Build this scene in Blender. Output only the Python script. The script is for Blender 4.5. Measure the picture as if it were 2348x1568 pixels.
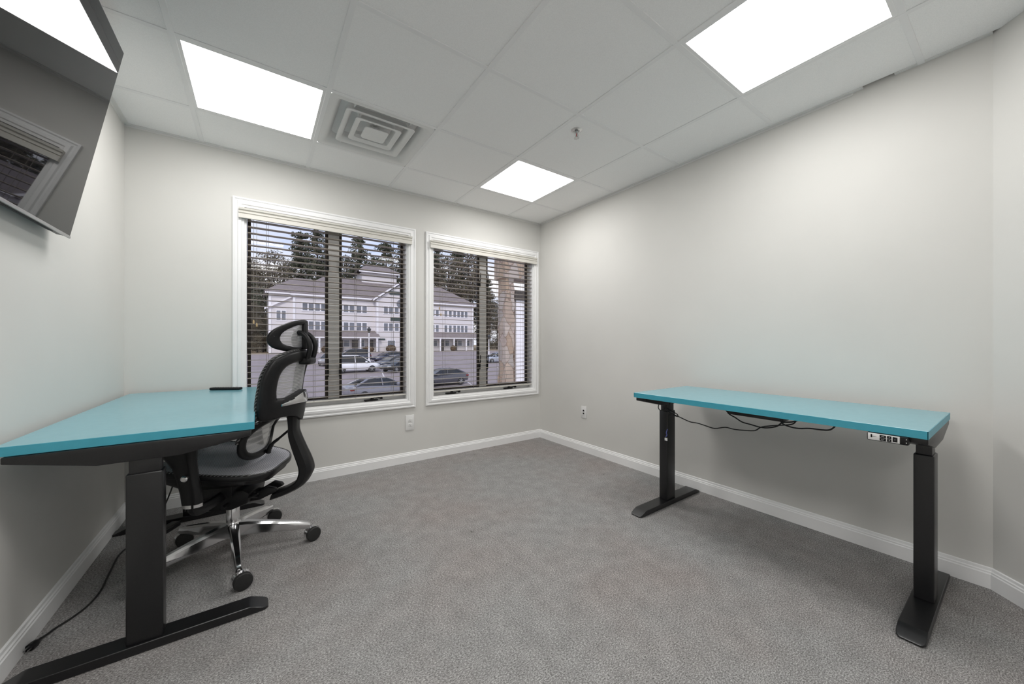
import bpy, bmesh, math, random
from mathutils import Vector, Matrix
PI = math.pi
random.seed(7)
for o in list(bpy.data.objects): bpy.data.objects.remove(o)
SC = bpy.context.scene
COL = SC.collection

# ------------------------------------------------------------------ camera, world, exposure
cam_d = bpy.data.cameras.new('camera'); cam = bpy.data.objects.new('camera', cam_d); COL.objects.link(cam)
cam.location = (0, 0, 1.060)
cam.rotation_euler = (PI/2, 0, -math.radians(35.27))
cam_d.sensor_width = 36; cam_d.sensor_fit = 'HORIZONTAL'
cam_d.lens = 36*832.8/2348
cam_d.shift_x = -8.5/2348; cam_d.shift_y = 1.2/2348
cam_d.clip_start = 0.02; cam_d.clip_end = 500
SC.camera = cam
vs = SC.view_settings
vs.view_transform = 'Standard'; vs.look = 'None'; vs.gamma = 1; vs.use_curve_mapping = False
vs.exposure = 0.0
LIGHT = 13.8        # ceiling panel radiance
SKY = 1.3
w = bpy.data.worlds.new('sky'); SC.world = w; w.use_nodes = True
nt = w.node_tree; nt.nodes.clear()
out = nt.nodes.new('ShaderNodeOutputWorld'); bg = nt.nodes.new('ShaderNodeBackground')
tc = nt.nodes.new('ShaderNodeTexCoord'); sp = nt.nodes.new('ShaderNodeSeparateXYZ')
cr = nt.nodes.new('ShaderNodeValToRGB'); mp = nt.nodes.new('ShaderNodeMapping')
nz = nt.nodes.new('ShaderNodeTexNoise'); cr2 = nt.nodes.new('ShaderNodeValToRGB'); mx = nt.nodes.new('ShaderNodeMixRGB')
nt.links.new(tc.outputs['Generated'], sp.inputs[0]); nt.links.new(sp.outputs['Z'], cr.inputs[0])
cr.color_ramp.elements[0].position = 0.0; cr.color_ramp.elements[0].color = (0.72, 0.78, 0.95, 1)
cr.color_ramp.elements[1].position = 0.7; cr.color_ramp.elements[1].color = (0.36, 0.50, 0.85, 1)
nt.links.new(tc.outputs['Generated'], mp.inputs[0]); mp.inputs['Scale'].default_value = (1, 1, 3.5)
nt.links.new(mp.outputs[0], nz.inputs['Vector']); nz.inputs['Scale'].default_value = 3.2; nz.inputs['Detail'].default_value = 6
nt.links.new(nz.outputs['Fac'], cr2.inputs[0])
cr2.color_ramp.elements[0].position = 0.42; cr2.color_ramp.elements[0].color = (0, 0, 0, 1)
cr2.color_ramp.elements[1].position = 0.62; cr2.color_ramp.elements[1].color = (1, 1, 1, 1)
nt.links.new(cr2.outputs[0], mx.inputs[0]); nt.links.new(cr.outputs[0], mx.inputs[1]); mx.inputs[2].default_value = (0.93, 0.92, 0.96, 1)
nt.links.new(mx.outputs[0], bg.inputs[0]); bg.inputs[1].default_value = SKY; nt.links.new(bg.outputs[0], out.inputs[0])

sun_d = bpy.data.lights.new('sun', 'SUN'); sun_d.energy = 1.9; sun_d.angle = math.radians(14); sun_d.color = (1.0, 0.95, 0.93)
sun = bpy.data.objects.new('sun', sun_d); COL.objects.link(sun); sun.rotation_euler = (math.radians(52), 0, math.radians(-28))

# ------------------------------------------------------------------ materials
MATS = {}
def mat(name, col, rough=0.6, metal=0.0, spec=0.5, noise=None, bump=None, emit=None, coat=0.0, ior=None):
    """noise=(scale, amount, detail) varies the colour; bump=(scale, strength, distance)"""
    if name in MATS: return MATS[name]
    m = bpy.data.materials.new(name); m.use_nodes = True; MATS[name] = m
    t = m.node_tree; b = t.nodes['Principled BSDF']
    b.inputs['Base Color'].default_value = (*col, 1); b.inputs['Roughness'].default_value = rough
    b.inputs['Metallic'].default_value = metal; b.inputs['Specular IOR Level'].default_value = spec
    if coat: b.inputs['Coat Weight'].default_value = coat; b.inputs['Coat Roughness'].default_value = 0.05
    if ior: b.inputs['IOR'].default_value = ior
    if emit:
        b.inputs['Emission Color'].default_value = (*emit[0], 1); b.inputs['Emission Strength'].default_value = emit[1]
    c = t.nodes.new('ShaderNodeTexCoord')
    if noise:
        n = t.nodes.new('ShaderNodeTexNoise'); n.inputs['Scale'].default_value = noise[0]; n.inputs['Detail'].default_value = noise[2] if len(noise) > 2 else 3
        t.links.new(c.outputs['Object'], n.inputs['Vector'])
        r = t.nodes.new('ShaderNodeMapRange'); r.inputs[1].default_value = 0.3; r.inputs[2].default_value = 0.7
        r.inputs[3].default_value = 1-noise[1]; r.inputs[4].default_value = 1+noise[1]; t.links.new(n.outputs['Fac'], r.inputs[0])
        mm = t.nodes.new('ShaderNodeVectorMath'); mm.operation = 'SCALE'; mm.inputs[0].default_value = col
        t.links.new(r.outputs[0], mm.inputs['Scale']); t.links.new(mm.outputs[0], b.inputs['Base Color'])
    if bump:
        n2 = t.nodes.new('ShaderNodeTexNoise'); n2.inputs['Scale'].default_value = bump[0]; n2.inputs['Detail'].default_value = 4
        t.links.new(c.outputs['Object'], n2.inputs['Vector'])
        bp = t.nodes.new('ShaderNodeBump'); bp.inputs['Strength'].default_value = bump[1]; bp.inputs['Distance'].default_value = bump[2]
        t.links.new(n2.outputs['Fac'], bp.inputs['Height']); t.links.new(bp.outputs[0], b.inputs['Normal'])
    return m

wall_m = mat('wall_paint', (0.68, 0.672, 0.645), 0.75, spec=0.25, noise=(2.0, 0.02, 3), bump=(160, 0.12, 0.001))
white_m = mat('white_trim', (0.88, 0.88, 0.88), 0.4, spec=0.4, noise=(6, 0.015, 2))
tile_m = mat('ceiling_tile', (0.93, 0.93, 0.925), 0.9, spec=0.1, noise=(260, 0.035, 2), bump=(240, 0.2, 0.001))
grid_m = mat('ceiling_grid', (0.88, 0.88, 0.88), 0.5, spec=0.3, noise=(9, 0.01, 2))
plast_m = mat('white_plastic', (0.78, 0.78, 0.77), 0.35, noise=(20, 0.01, 2))
val_m = mat('cream_valance', (0.68, 0.66, 0.61), 0.45, noise=(10, 0.02, 2))
slat_m = mat('blind_slat_backlit', (0.34, 0.30, 0.26), 0.4, noise=(14, 0.05, 2))  # slats are really white; their backlit darkness is put into this brown colour
cord_m = mat('blind_cord', (0.22, 0.20, 0.18), 0.8, noise=(40, 0.05, 2))
tassel_m = mat('tassel', (0.45, 0.33, 0.18), 0.5, noise=(60, 0.1, 2))
brown_m = mat('brown_sash', (0.045, 0.035, 0.028), 0.5, noise=(30, 0.1, 2))
mull_m = mat('grey_mullion', (0.90, 0.90, 0.90), 0.45, noise=(12, 0.02, 2))
black_m = mat('black_metal', (0.007, 0.007, 0.008), 0.33, spec=0.6, noise=(300, 0.25, 2), bump=(500, 0.15, 0.0005))
bplast_m = mat('black_plastic', (0.008, 0.008, 0.009), 0.40, spec=0.32, noise=(120, 0.15, 2))
bgloss_m = mat('black_gloss', (0.010, 0.010, 0.011), 0.15, spec=0.5, noise=(60, 0.1, 2))
rubber_m = mat('black_rubber', (0.016, 0.016, 0.016), 0.6, noise=(200, 0.2, 2))
chrome_m = mat('polished_aluminium', (0.72, 0.72, 0.73), 0.13, metal=1.0, noise=(18, 0.03, 2))
satin_m = mat('satin_silver', (0.50, 0.50, 0.50), 0.3, metal=1.0, noise=(30, 0.03, 2))
teal_m = mat('teal_laminate', (0.19, 0.43, 0.50), 0.18, spec=0.5, noise=(30, 0.02, 2), bump=(350, 0.05, 0.0004))
teal_edge_m = mat('teal_edge', (0.065, 0.37, 0.48), 0.35, spec=0.4, noise=(40, 0.03, 2))
screen_m = mat('tv_screen', (0.006, 0.006, 0.007), 0.02, spec=0.4, ior=1.42, noise=(3, 0.1, 1))
emit_m = mat('light_diffuser', (0.9, 0.9, 0.9), 0.5, emit=((1.0, 0.985, 0.965), LIGHT), noise=(5, 0.01, 1))

def tree_nodes(m): return m.node_tree, m.node_tree.nodes['Principled BSDF']
# carpet: speckled grey loop pile with a few faint worn patches
carpet_m = mat('carpet', (0.15, 0.145, 0.14), 0.95, spec=0.05)
t, b = tree_nodes(carpet_m)
c = t.nodes.new('ShaderNodeTexCoord')
def tex_noise(t, c, scale, detail=2, stretch=None, rough=0.5):
    n = t.nodes.new('ShaderNodeTexNoise'); n.inputs['Scale'].default_value = scale; n.inputs['Detail'].default_value = detail; n.inputs['Roughness'].default_value = rough
    if stretch:
        m_ = t.nodes.new('ShaderNodeMapping'); m_.inputs['Scale'].default_value = stretch; t.links.new(c.outputs['Object'], m_.inputs[0]); t.links.new(m_.outputs[0], n.inputs['Vector'])
    else: t.links.new(c.outputs['Object'], n.inputs['Vector'])
    return n
def ramp(t, src, stops):
    r = t.nodes.new('ShaderNodeValToRGB'); e = r.color_ramp.elements
    e[0].position, e[0].color = stops[0][0], (*stops[0][1], 1); e[1].position, e[1].color = stops[-1][0], (*stops[-1][1], 1)
    for p, cc in stops[1:-1]:
        q = e.new(p); q.color = (*cc, 1)
    t.links.new(src, r.inputs[0]); return r
n1 = tex_noise(t, c, 150, 4, (1, 1.6, 1), 0.85)
r1 = ramp(t, n1.outputs['Fac'], [(0.30, (0.040, 0.0395, 0.039)), (0.5, (0.285, 0.281, 0.277)), (0.70, (0.74, 0.735, 0.73))])
n2 = tex_noise(t, c, 1.5, 3)
r2 = ramp(t, n2.outputs['Fac'], [(0.40, (1.0, 1.0, 1.0)), (0.68, (1.0, 0.93, 0.91))])
mm = t.nodes.new('ShaderNodeMixRGB'); mm.blend_type = 'MULTIPLY'; mm.inputs[0].default_value = 1
t.links.new(r1.outputs[0], mm.inputs[1]); t.links.new(r2.outputs[0], mm.inputs[2])
n3 = tex_noise(t, c, 13, 5)
r3 = ramp(t, n3.outputs['Fac'], [(0.235, (0.35, 0.35, 0.35)), (0.26, (0.86, 0.86, 0.86)), (0.5, (0.97, 0.97, 0.97)), (0.70, (1.08, 1.08, 1.08))])
mm2 = t.nodes.new('ShaderNodeMixRGB'); mm2.blend_type = 'MULTIPLY'; mm2.inputs[0].default_value = 1
t.links.new(mm.outputs[0], mm2.inputs[1]); t.links.new(r3.outputs[0], mm2.inputs[2]); t.links.new(mm2.outputs[0], b.inputs['Base Color'])
bp = t.nodes.new('ShaderNodeBump'); bp.inputs['Strength'].default_value = 0.5; bp.inputs['Distance'].default_value = 0.003
t.links.new(n1.outputs['Fac'], bp.inputs['Height']); t.links.new(bp.outputs[0], b.inputs['Normal'])

# woven mesh fabric with real openings (alpha weave on UVs given in metres)
def weave(name, col, pu, pv, thr, rough=0.35, dist=0.35, flat=0.0):
    m = bpy.data.materials.new(name); m.use_nodes = True; MATS[name] = m
    t = m.node_tree; b = t.nodes['Principled BSDF']; o = t.nodes['Material Output']
    b.inputs['Base Color'].default_value = (*col, 1); b.inputs['Roughness'].default_value = rough
    uv = t.nodes.new('ShaderNodeUVMap'); s = t.nodes.new('ShaderNodeSeparateXYZ'); t.links.new(uv.outputs[0], s.inputs[0])
    def mth(op, a, bb=None):
        n = t.nodes.new('ShaderNodeMath'); n.operation = op
        for i, v in enumerate((a, bb)):
            if v is None: continue
            if isinstance(v, (int, float)): n.inputs[i].default_value = v
            else: t.links.new(v, n.inputs[i])
        return n.outputs[0]
    ph = mth('MULTIPLY', s.outputs['Y'], 2*PI/pv)
    su = mth('ABSOLUTE', mth('SINE', mth('ADD', mth('MULTIPLY', s.outputs['X'], 2*PI/pu), mth('MULTIPLY', mth('SINE', ph), dist))))
    sv = mth('ABSOLUTE', mth('SINE', mth('MULTIPLY', ph, 0.5)))
    if flat: sv = mth('ADD', mth('MULTIPLY', sv, 1-flat), flat)
    hole = mth('GREATER_THAN', mth('MULTIPLY', su, sv), thr)
    tr = t.nodes.new('ShaderNodeBsdfTransparent'); mix = t.nodes.new('ShaderNodeMixShader')
    t.links.new(hole, mix.inputs[0]); t.links.new(b.outputs[0], mix.inputs[1]); t.links.new(tr.outputs[0], mix.inputs[2]); t.links.new(mix.outputs[0], o.inputs[0])
    return m
mesh_m = weave('chair_mesh', (0.42, 0.42, 0.43), 0.0085, 0.0075, 0.66)
lumb_m = weave('lumbar_mesh', (0.55, 0.55, 0.55), 0.0075, 0.030, 0.80, dist=1.2, flat=0.75)
seatmesh_m = weave('seat_mesh', (0.46, 0.46, 0.49), 0.012, 0.009, 0.66, dist=0.9)
# braided black and silver binding
braid_m = mat('braided_edge', (0.2, 0.2, 0.2), 0.4)
t, b = tree_nodes(braid_m); c = t.nodes.new('ShaderNodeTexCoord')
wv = t.nodes.new('ShaderNodeTexWave'); wv.bands_direction = 'DIAGONAL'; wv.inputs['Scale'].default_value = 45; wv.inputs['Distortion'].default_value = 3
t.links.new(c.outputs['Object'], wv.inputs['Vector'])
r_ = ramp(t, wv.outputs['Fac'], [(0.55, (0.012, 0.012, 0.012)), (0.9, (0.20, 0.20, 0.20))]); t.links.new(r_.outputs[0], b.inputs['Base Color'])
# window glass: clear with a surface reflection
glass_m = bpy.data.materials.new('window_glass'); glass_m.use_nodes = True
t = glass_m.node_tree; t.nodes.clear(); o_ = t.nodes.new('ShaderNodeOutputMaterial')
tr = t.nodes.new('ShaderNodeBsdfTransparent'); tr.inputs[0].default_value = (0.93, 0.93, 0.93, 1)
gl = t.nodes.new('ShaderNodeBsdfGlossy'); gl.inputs['Roughness'].default_value = 0.01
lw = t.nodes.new('ShaderNodeFresnel'); lw.inputs[0].default_value = 1.3; mxs = t.nodes.new('ShaderNodeMixShader')
t.links.new(lw.outputs[0], mxs.inputs[0]); t.links.new(tr.outputs[0], mxs.inputs[1]); t.links.new(gl.outputs[0], mxs.inputs[2]); t.links.new(mxs.outputs[0], o_.inputs[0])

# outside
def striped(name, col, period, depth, rough=0.7, axis='Z'):
    m = mat(name, col, rough, spec=0.2)
    t, b = tree_nodes(m); c = t.nodes.new('ShaderNodeTexCoord'); s = t.nodes.new('ShaderNodeSeparateXYZ'); t.links.new(c.outputs['Object'], s.inputs[0])
    q = t.nodes.new('ShaderNodeMath'); q.operation = 'MULTIPLY'; q.inputs[1].default_value = 1/period; t.links.new(s.outputs[axis], q.inputs[0])
    f = t.nodes.new('ShaderNodeMath'); f.operation = 'FRACT'; t.links.new(q.outputs[0], f.inputs[0])
    r = ramp(t, f.outputs[0], [(0.0, tuple(x*(1-depth) for x in col)), (0.14, col)]); t.links.new(r.outputs[0], b.inputs['Base Color'])
    return m
siding_m = striped('clapboard', (0.70, 0.665, 0.67), 0.20, 0.22)
btrim_m = mat('building_trim', (0.82, 0.80, 0.82), 0.6, noise=(3, 0.02, 2))
roof_m = mat('shingle_roof', (0.22, 0.185, 0.18), 0.9, noise=(1.6, 0.12, 6))
bglass_m = mat('building_glass', (0.16, 0.17, 0.20), 0.15, noise=(0.8, 0.3, 2))
door_m = mat('dark_door', (0.10, 0.085, 0.08), 0.4, noise=(3, 0.1, 2))
sign_m = mat('dark_sign', (0.03, 0.05, 0.045), 0.5, noise=(5, 0.2, 2))
asph_m = mat('asphalt', (0.285, 0.243, 0.245), 0.9, noise=(0.9, 0.12, 8))
line_m = mat('parking_paint', (0.65, 0.60, 0.60), 0.8, noise=(4, 0.1, 4))
lawn_m = mat('dry_lawn', (0.26, 0.19, 0.11), 0.95, noise=(2.5, 0.2, 6))
shrub_m = mat('shrub_leaf', (0.13, 0.085, 0.05), 0.9, noise=(2, 0.4, 4))
bark_m = mat('bark', (0.075, 0.06, 0.05), 0.95, noise=(5, 0.3, 4))
pine_m = mat('pine_needles', (0.075, 0.080, 0.048), 0.9, noise=(0.5, 0.35, 4))
leaf_m = mat('brown_foliage', (0.115, 0.095, 0.060), 0.9, noise=(0.5, 0.35, 4))
stone_m = mat('field_stone', (0.42, 0.30, 0.22), 0.85)
t, b = tree_nodes(stone_m); c_ = t.nodes.new('ShaderNodeTexCoord'); mp_ = t.nodes.new('ShaderNodeMapping'); mp_.inputs['Scale'].default_value = (1.1, 1.1, .62); t.links.new(c_.outputs['Object'], mp_.inputs[0])
wn = t.nodes.new('ShaderNodeTexNoise'); wn.inputs['Scale'].default_value = 3; t.links.new(mp_.outputs[0], wn.inputs['Vector']); va = t.nodes.new('ShaderNodeMixRGB'); va.inputs[0].default_value = .22; t.links.new(mp_.outputs[0], va.inputs[1]); t.links.new(wn.outputs['Color'], va.inputs[2])
class _C: outputs = {'Object': va.outputs[0]}
c = _C
vo = t.nodes.new('ShaderNodeTexVoronoi'); vo.inputs['Scale'].default_value = 3.4; t.links.new(c.outputs['Object'], vo.inputs['Vector'])
vd = t.nodes.new('ShaderNodeTexVoronoi'); vd.feature = 'DISTANCE_TO_EDGE'; vd.inputs['Scale'].default_value = 3.4; t.links.new(c.outputs['Object'], vd.inputs['Vector'])
sx = t.nodes.new('ShaderNodeSeparateXYZ'); t.links.new(vo.outputs['Color'], sx.inputs[0])
r1 = ramp(t, sx.outputs[0], [(0.1, (0.38, 0.31, 0.27)), (0.45, (0.36, 0.26, 0.18)), (0.7, (0.44, 0.38, 0.34)), (0.95, (0.33, 0.29, 0.26))])
r2 = ramp(t, vd.outputs['Distance'], [(0.0, (0.50, 0.42, 0.37)), (0.04, (1, 1, 1))])
mm = t.nodes.new('ShaderNodeMixRGB'); mm.blend_type = 'MULTIPLY'; mm.inputs[0].default_value = 1
t.links.new(r1.outputs[0], mm.inputs[1]); t.links.new(r2.outputs[0], mm.inputs[2]); t.links.new(mm.outputs[0], b.inputs['Base Color'])

# ------------------------------------------------------------------ mesh helpers
class MB:
    def __init__(s): s.v = []; s.f = []; s.uv = None
    def add(s, vs, fs):
        n = len(s.v); s.v += [tuple(p) for p in vs]; s.f += [tuple(i+n for i in f) for f in fs]
        return s
    def box(s, a, b, bev=0.0, seg=2, M=None):
        """axis-aligned box between corners a and b, edges rounded by bev"""
        a_ = [min(a[i], b[i]) for i in range(3)]; b_ = [max(a[i], b[i]) for i in range(3)]
        if bev <= 0:
            P = [(x, y, z) for x in (a_[0], b_[0]) for y in (a_[1], b_[1]) for z in (a_[2], b_[2])]
            F = [(0, 1, 3, 2), (4, 6, 7, 5), (0, 4, 5, 1), (2, 3, 7, 6), (0, 2, 6, 4), (1, 5, 7, 3)]
        else:
            bm = bmesh.new(); bmesh.ops.create_cube(bm, size=1)
            for v in bm.verts: v.co = Vector([(a_[i]+b_[i])/2 + v.co[i]*(b_[i]-a_[i]) for i in range(3)])
            bmesh.ops.bevel(bm, geom=list(bm.edges), offset=min(bev, min(b_[i]-a_[i] for i in range(3))*0.49), segments=seg, affect='EDGES', profile=0.5)
            bm.verts.index_update(); P = [v.co.copy() for v in bm.verts]; F = [tuple(v.index for v in f.verts) for f in bm.faces]; bm.free()
        if M: P = [M @ Vector(p) for p in P]
        return s.add(P, F)
    def prism(s, poly, lo, hi, axis=1, bev=0.0, M=None):
        """polygon in the two other axes extruded along axis from lo to hi"""
        def mk(p, q): 
            r = [0, 0, 0]; r[axis] = q; k = [i for i in range(3) if i != axis]; r[k[0]] = p[0]; r[k[1]] = p[1]; return Vector(r)
        bm = bmesh.new(); A = [bm.verts.new(mk(p, lo)) for p in poly]; B = [bm.verts.new(mk(p, hi)) for p in poly]; n = len(poly)
        bm.faces.new(A); bm.faces.new(B[::-1])
        for i in range(n): bm.faces.new((A[i], B[i], B[(i+1) % n], A[(i+1) % n]))
        bmesh.ops.recalc_face_normals(bm, faces=list(bm.faces))
        if bev: bmesh.ops.bevel(bm, geom=list(bm.edges), offset=bev, segments=2, affect='EDGES', profile=0.5)
        bm.verts.index_update(); P = [v.co.copy() for v in bm.verts]; F = [tuple(v.index for v in f.verts) for f in bm.faces]; bm.free()
        if M: P = [M @ p for p in P]
        return s.add(P, F)
    def tube(s, pts, r, n=10, closed=False, sx=1.0, caps=True):
        """round tube along pts; r a number or a list; sx flattens it sideways"""
        pts = [Vector(p) for p in pts]; N = len(pts); rr = r if isinstance(r, (list, tuple)) else [r]*N
        V = []; F = []; up = None
        for i, p in enumerate(pts):
            a = pts[(i-1) % N] if (closed or i > 0) else p; b = pts[(i+1) % N] if (closed or i < N-1) else p
            d = (b-a).normalized()
            if up is None: up = Vector((0, 0, 1)) if abs(d.z) < 0.9 else Vector((0, 1, 0))
            x = d.cross(up)
            if x.length < 1e-5: x = d.orthogonal()
            x.normalize(); y = x.cross(d).normalized(); up = y
            for j in range(n):
                a_ = 2*PI*j/n; V.append(p + x*math.cos(a_)*rr[i]*sx + y*math.sin(a_)*rr[i])
        for i in range(N if closed else N-1):
            for j in range(n):
                i2 = (i+1) % N; F.append((i*n+j, i2*n+j, i2*n+(j+1) % n, i*n+(j+1) % n))
        if caps and not closed: F.append(tuple(range(n))[::-1]); F.append(tuple((N-1)*n+j for j in range(n)))
        return s.add(V, F)
    def lathe(s, prof, n=24, M=None, caps=True):
        V = []; F = []
        for r, z in prof:
            for j in range(n): V.append(Vector((r*math.cos(2*PI*j/n), r*math.sin(2*PI*j/n), z)))
        for i in range(len(prof)-1):
            for j in range(n): F.append((i*n+j, i*n+(j+1) % n, (i+1)*n+(j+1) % n, (i+1)*n+j))
        if caps: F.append(tuple(range(n))[::-1]); F.append(tuple((len(prof)-1)*n+j for j in range(n)))
        if M: V = [M @ v for v in V]
        return s.add(V, F)
    def loft(s, rings, caps=True):
        n = len(rings[0]); V = [p for r in rings for p in r]; F = []
        for i in range(len(rings)-1):
            for j in range(n): F.append((i*n+j, i*n+(j+1) % n, (i+1)*n+(j+1) % n, (i+1)*n+j))
        if caps: F.append(tuple(range(n))[::-1]); F.append(tuple((len(rings)-1)*n+j for j in range(n)))
        return s.add(V, F)
    def obj(s, name, m, parent=None, world=False, smooth=35, off=None):
        vs_ = s.v
        if world and parent is not None:
            o_ = Vector(parent.location) if parent.parent is None else Vector(parent.parent.location); vs_ = [tuple(Vector(p)-o_) for p in vs_]
        me = bpy.data.meshes.new(name); me.from_pydata([tuple(p) for p in vs_], [], s.f)
        bm = bmesh.new(); bm.from_mesh(me); bmesh.ops.recalc_face_normals(bm, faces=list(bm.faces)); bm.to_mesh(me); bm.free()
        me.materials.append(m)
        if s.uv:
            ul = me.uv_layers.new(name='UVMap')
            for lp in me.loops: ul.data[lp.index].uv = s.uv[lp.vertex_index]
        if smooth:
            me.shade_smooth(); me.set_sharp_from_angle(angle=math.radians(smooth))
        o = bpy.data.objects.new(name, me); COL.objects.link(o)
        if parent is not None: o.parent = parent
        return o
def thing(name, label, cat, loc=(0, 0, 0), rz=0.0, group=None):
    o = bpy.data.objects.new(name, None); COL.objects.link(o); o.location = loc; o.rotation_euler = (0, 0, rz); o.empty_display_size = 0.1
    o['label'] = label; o['category'] = cat
    if group: o['group'] = group
    return o
def tag(o, label, cat, group=None, kind=None):
    o['label'] = label; o['category'] = cat
    if group: o['group'] = group
    if kind: o['kind'] = kind
    return o
def struct(name, mb, m, **k):
    o = mb.obj(name, m, **k); o['kind'] = 'structure'; return o
def copy_tree(o, parent=None):
    c = o.copy(); COL.objects.link(c)
    if parent is not None: c.parent = parent
    for ch in list(o.children): copy_tree(ch, c)
    return c
def cr_loop(pts, k=6, closed=True):
    """Catmull-Rom through pts, k samples per span"""
    P = [Vector(p) for p in pts]; N = len(P); R = []
    for i in range(N if closed else N-1):
        if closed: a, b, c, d = P[(i-1) % N], P[i], P[(i+1) % N], P[(i+2) % N]
        else: a, b, c, d = P[max(i-1, 0)], P[i], P[i+1], P[min(i+2, N-1)]
        for j in range(k):
            t = j/k; R.append(0.5*((2*b) + (c-a)*t + (2*a-5*b+4*c-d)*t*t + (3*b-a-3*c+d)*t**3))
    if not closed: R.append(P[-1])
    return R
def nrm(S, u, v, e=1e-3):
    a = S(u+e, v)-S(u-e, v); b = S(u, v+e)-S(u, v-e); return a.cross(b).normalized()
def ring_plate(outer, inner, S, th, m=12, k=6):
    O = cr_loop([(p[0], p[1], 0) for p in outer], k); I = cr_loop([(p[0], p[1], 0) for p in inner], k); rings = []
    for o, i in zip(O, I):
        r = []
        for j in range(m):
            a = 2*PI*j/m; ca, sa = math.cos(a), math.sin(a)
            s_ = 0.5-0.5*math.copysign(abs(ca)**0.7, ca); off = th/2*math.copysign(abs(sa)**0.7, sa)
            q = o.lerp(i, s_); r.append(S(q.x, q.y) + nrm(S, q.x, q.y)*off)
        rings.append(r)
    rings.append(rings[0]); mb = MB(); mb.loft(rings, caps=False); return mb
def panel(loop, S, off=0.0, k=6, rings=10):
    L = cr_loop([(p[0], p[1], 0) for p in loop], k); n = len(L); cx = sum(p.x for p in L)/n; cy = sum(p.y for p in L)/n
    mb = MB(); V = []; uv = []; F = []
    for r in range(1, rings+1):
        f = r/rings
        for p in L:
            u, v = cx+(p.x-cx)*f, cy+(p.y-cy)*f; V.append(S(u, v)+nrm(S, u, v)*off); uv.append((u, v))
    V.append(S(cx, cy)+nrm(S, cx, cy)*off); uv.append((cx, cy)); c0 = len(V)-1
    for j in range(n): F.append((c0, j, (j+1) % n))
    for r in range(rings-1):
        for j in range(n): F.append((r*n+j, (r+1)*n+j, (r+1)*n+(j+1) % n, r*n+(j+1) % n))
    mb.add(V, F); mb.uv = uv; return mb
def Mt(loc, rot=(0, 0, 0)):
    from mathutils import Euler
    return Matrix.Translation(loc) @ Euler(rot).to_matrix().to_4x4()

# ------------------------------------------------------------------ room
XL, XR, YB, YF, H = -0.667, 2.580, 3.1745, -1.75, 2.386
BX, BY = 2.580, 0.090            # where the right wall turns 45 degrees
CX, CY = 1.75, -0.74             # end of the angled wall
struct('floor', MB().add([(XL-.1, YF-.1, 0), (XR+.1, YF-.1, 0), (XR+.1, YB+.13, 0), (XL-.1, YB+.13, 0), (XL-.1, YF-.1, -.1), (XR+.1, YF-.1, -.1), (XR+.1, YB+.13, -.1), (XL-.1, YB+.13, -.1)],
       [(0, 1, 2, 3), (4, 7, 6, 5), (0, 4, 5, 1), (1, 5, 6, 2), (2, 6, 7, 3), (3, 7, 4, 0)]), carpet_m)
struct('wall_left', MB().box((XL-.1, YF, 0), (XL, YB, H+.05)), wall_m)
struct('wall_right', MB().box((XR, BY, 0), (XR+.1, YB, H+.05)), wall_m)
dv = Vector((CX-BX, CY-BY, 0)).normalized(); nv = Vector((dv.y, -dv.x, 0))   # outward
if nv.x < 0: nv = -nv
a_, b_ = Vector((BX, BY, 0)), Vector((CX, CY, 0))
struct('wall_angled', MB().add([a_, b_, b_+nv*.1, a_+nv*.1, a_+Vector((0, 0, H+.05)), b_+Vector((0, 0, H+.05)), b_+nv*.1+Vector((0, 0, H+.05)), a_+nv*.1+Vector((0, 0, H+.05))],
       [(0, 1, 2, 3), (4, 7, 6, 5), (0, 4, 5, 1), (1, 5, 6, 2), (2, 6, 7, 3), (3, 7, 4, 0)]), wall_m)
far_m = mat('unseen_wall_bounce', (0.85, 0.85, 0.84), 0.7, noise=(2, 0.01, 2))  # unseen walls coloured whiter than the room to bounce more light
struct('wall_entry', MB().box((CX, YF, 0), (CX+.1, CY, H+.05)), far_m)
struct('wall_front', MB().box((XL, YF-.1, 0), (CX+.1, YF, H+.05)), far_m)
# back wall with its two window openings
W = [(-0.082, 1.077), (1.304, 2.482)]; WZ = (0.552, 2.004)
mb = MB(); y0, y1 = YB, YB+.125
mb.box((XL-.1, y0, -.1), (XR+.1, y1, WZ[0])); mb.box((XL-.1, y0, WZ[1]), (XR+.1, y1, H+.05))
for x0, x1 in ((XL-.1, W[0][0]), (W[0][1], W[1][0]), (W[1][1], XR+.1)): mb.box((x0, y0, WZ[0]), (x1, y1, WZ[1]))
struct('wall_back', mb, wall_m, smooth=0)

# ceiling tiles on a two-foot grid, with the gaps where fittings sit
G = 0.6096; GX0, GY0 = -0.0027-G/2, 2.4301-G/2
lines_x = [GX0+i*G for i in range(0, 5)]; lines_y = [GY0+j*G for j in range(-7, 2)]
fittings = {(0, 0): 'light', (3, 0): 'light', (3, -3): 'light', (0, -3): 'light', (0, -6): 'light', (1, 0): 'vent'}
mb = MB(); xs = [XL]+lines_x+[XR]; ys = [YF]+[y for y in lines_y if y > YF]+[YB]
for i in range(len(xs)-1):
    for j in range(len(ys)-1):
        gi = round((xs[i]-GX0)/G) if 0 < i < len(xs)-1 else 99; gj = round((ys[j]-GY0)/G) if j > 0 else 99
        if (gi, gj) in fittings: continue
        x0, x1, y0, y1 = xs[i], xs[i+1], ys[j], ys[j+1]
        if x1 == XR and y0 < .5: x1 -= .016
        mb.box((x0+.004, y0+.004, H+.0035), (x1-.004, y1-.004, H+.022), 0.0015, 1)
mb.box((XL-.1, YF-.1, H+.06), (XR+.1, YB+.12, H+.16))
ceil = struct('ceiling', mb, tile_m)
mb = MB()
for x in lines_x: mb.box((x-.012, YF, H), (x+.012, YB, H+.0065), 0.0012, 1)
for y in lines_y:
    if y > YF: mb.box((XL, y-.012, H+.0004), (XR, y+.012, H+.0069), 0.0012, 1)
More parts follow.
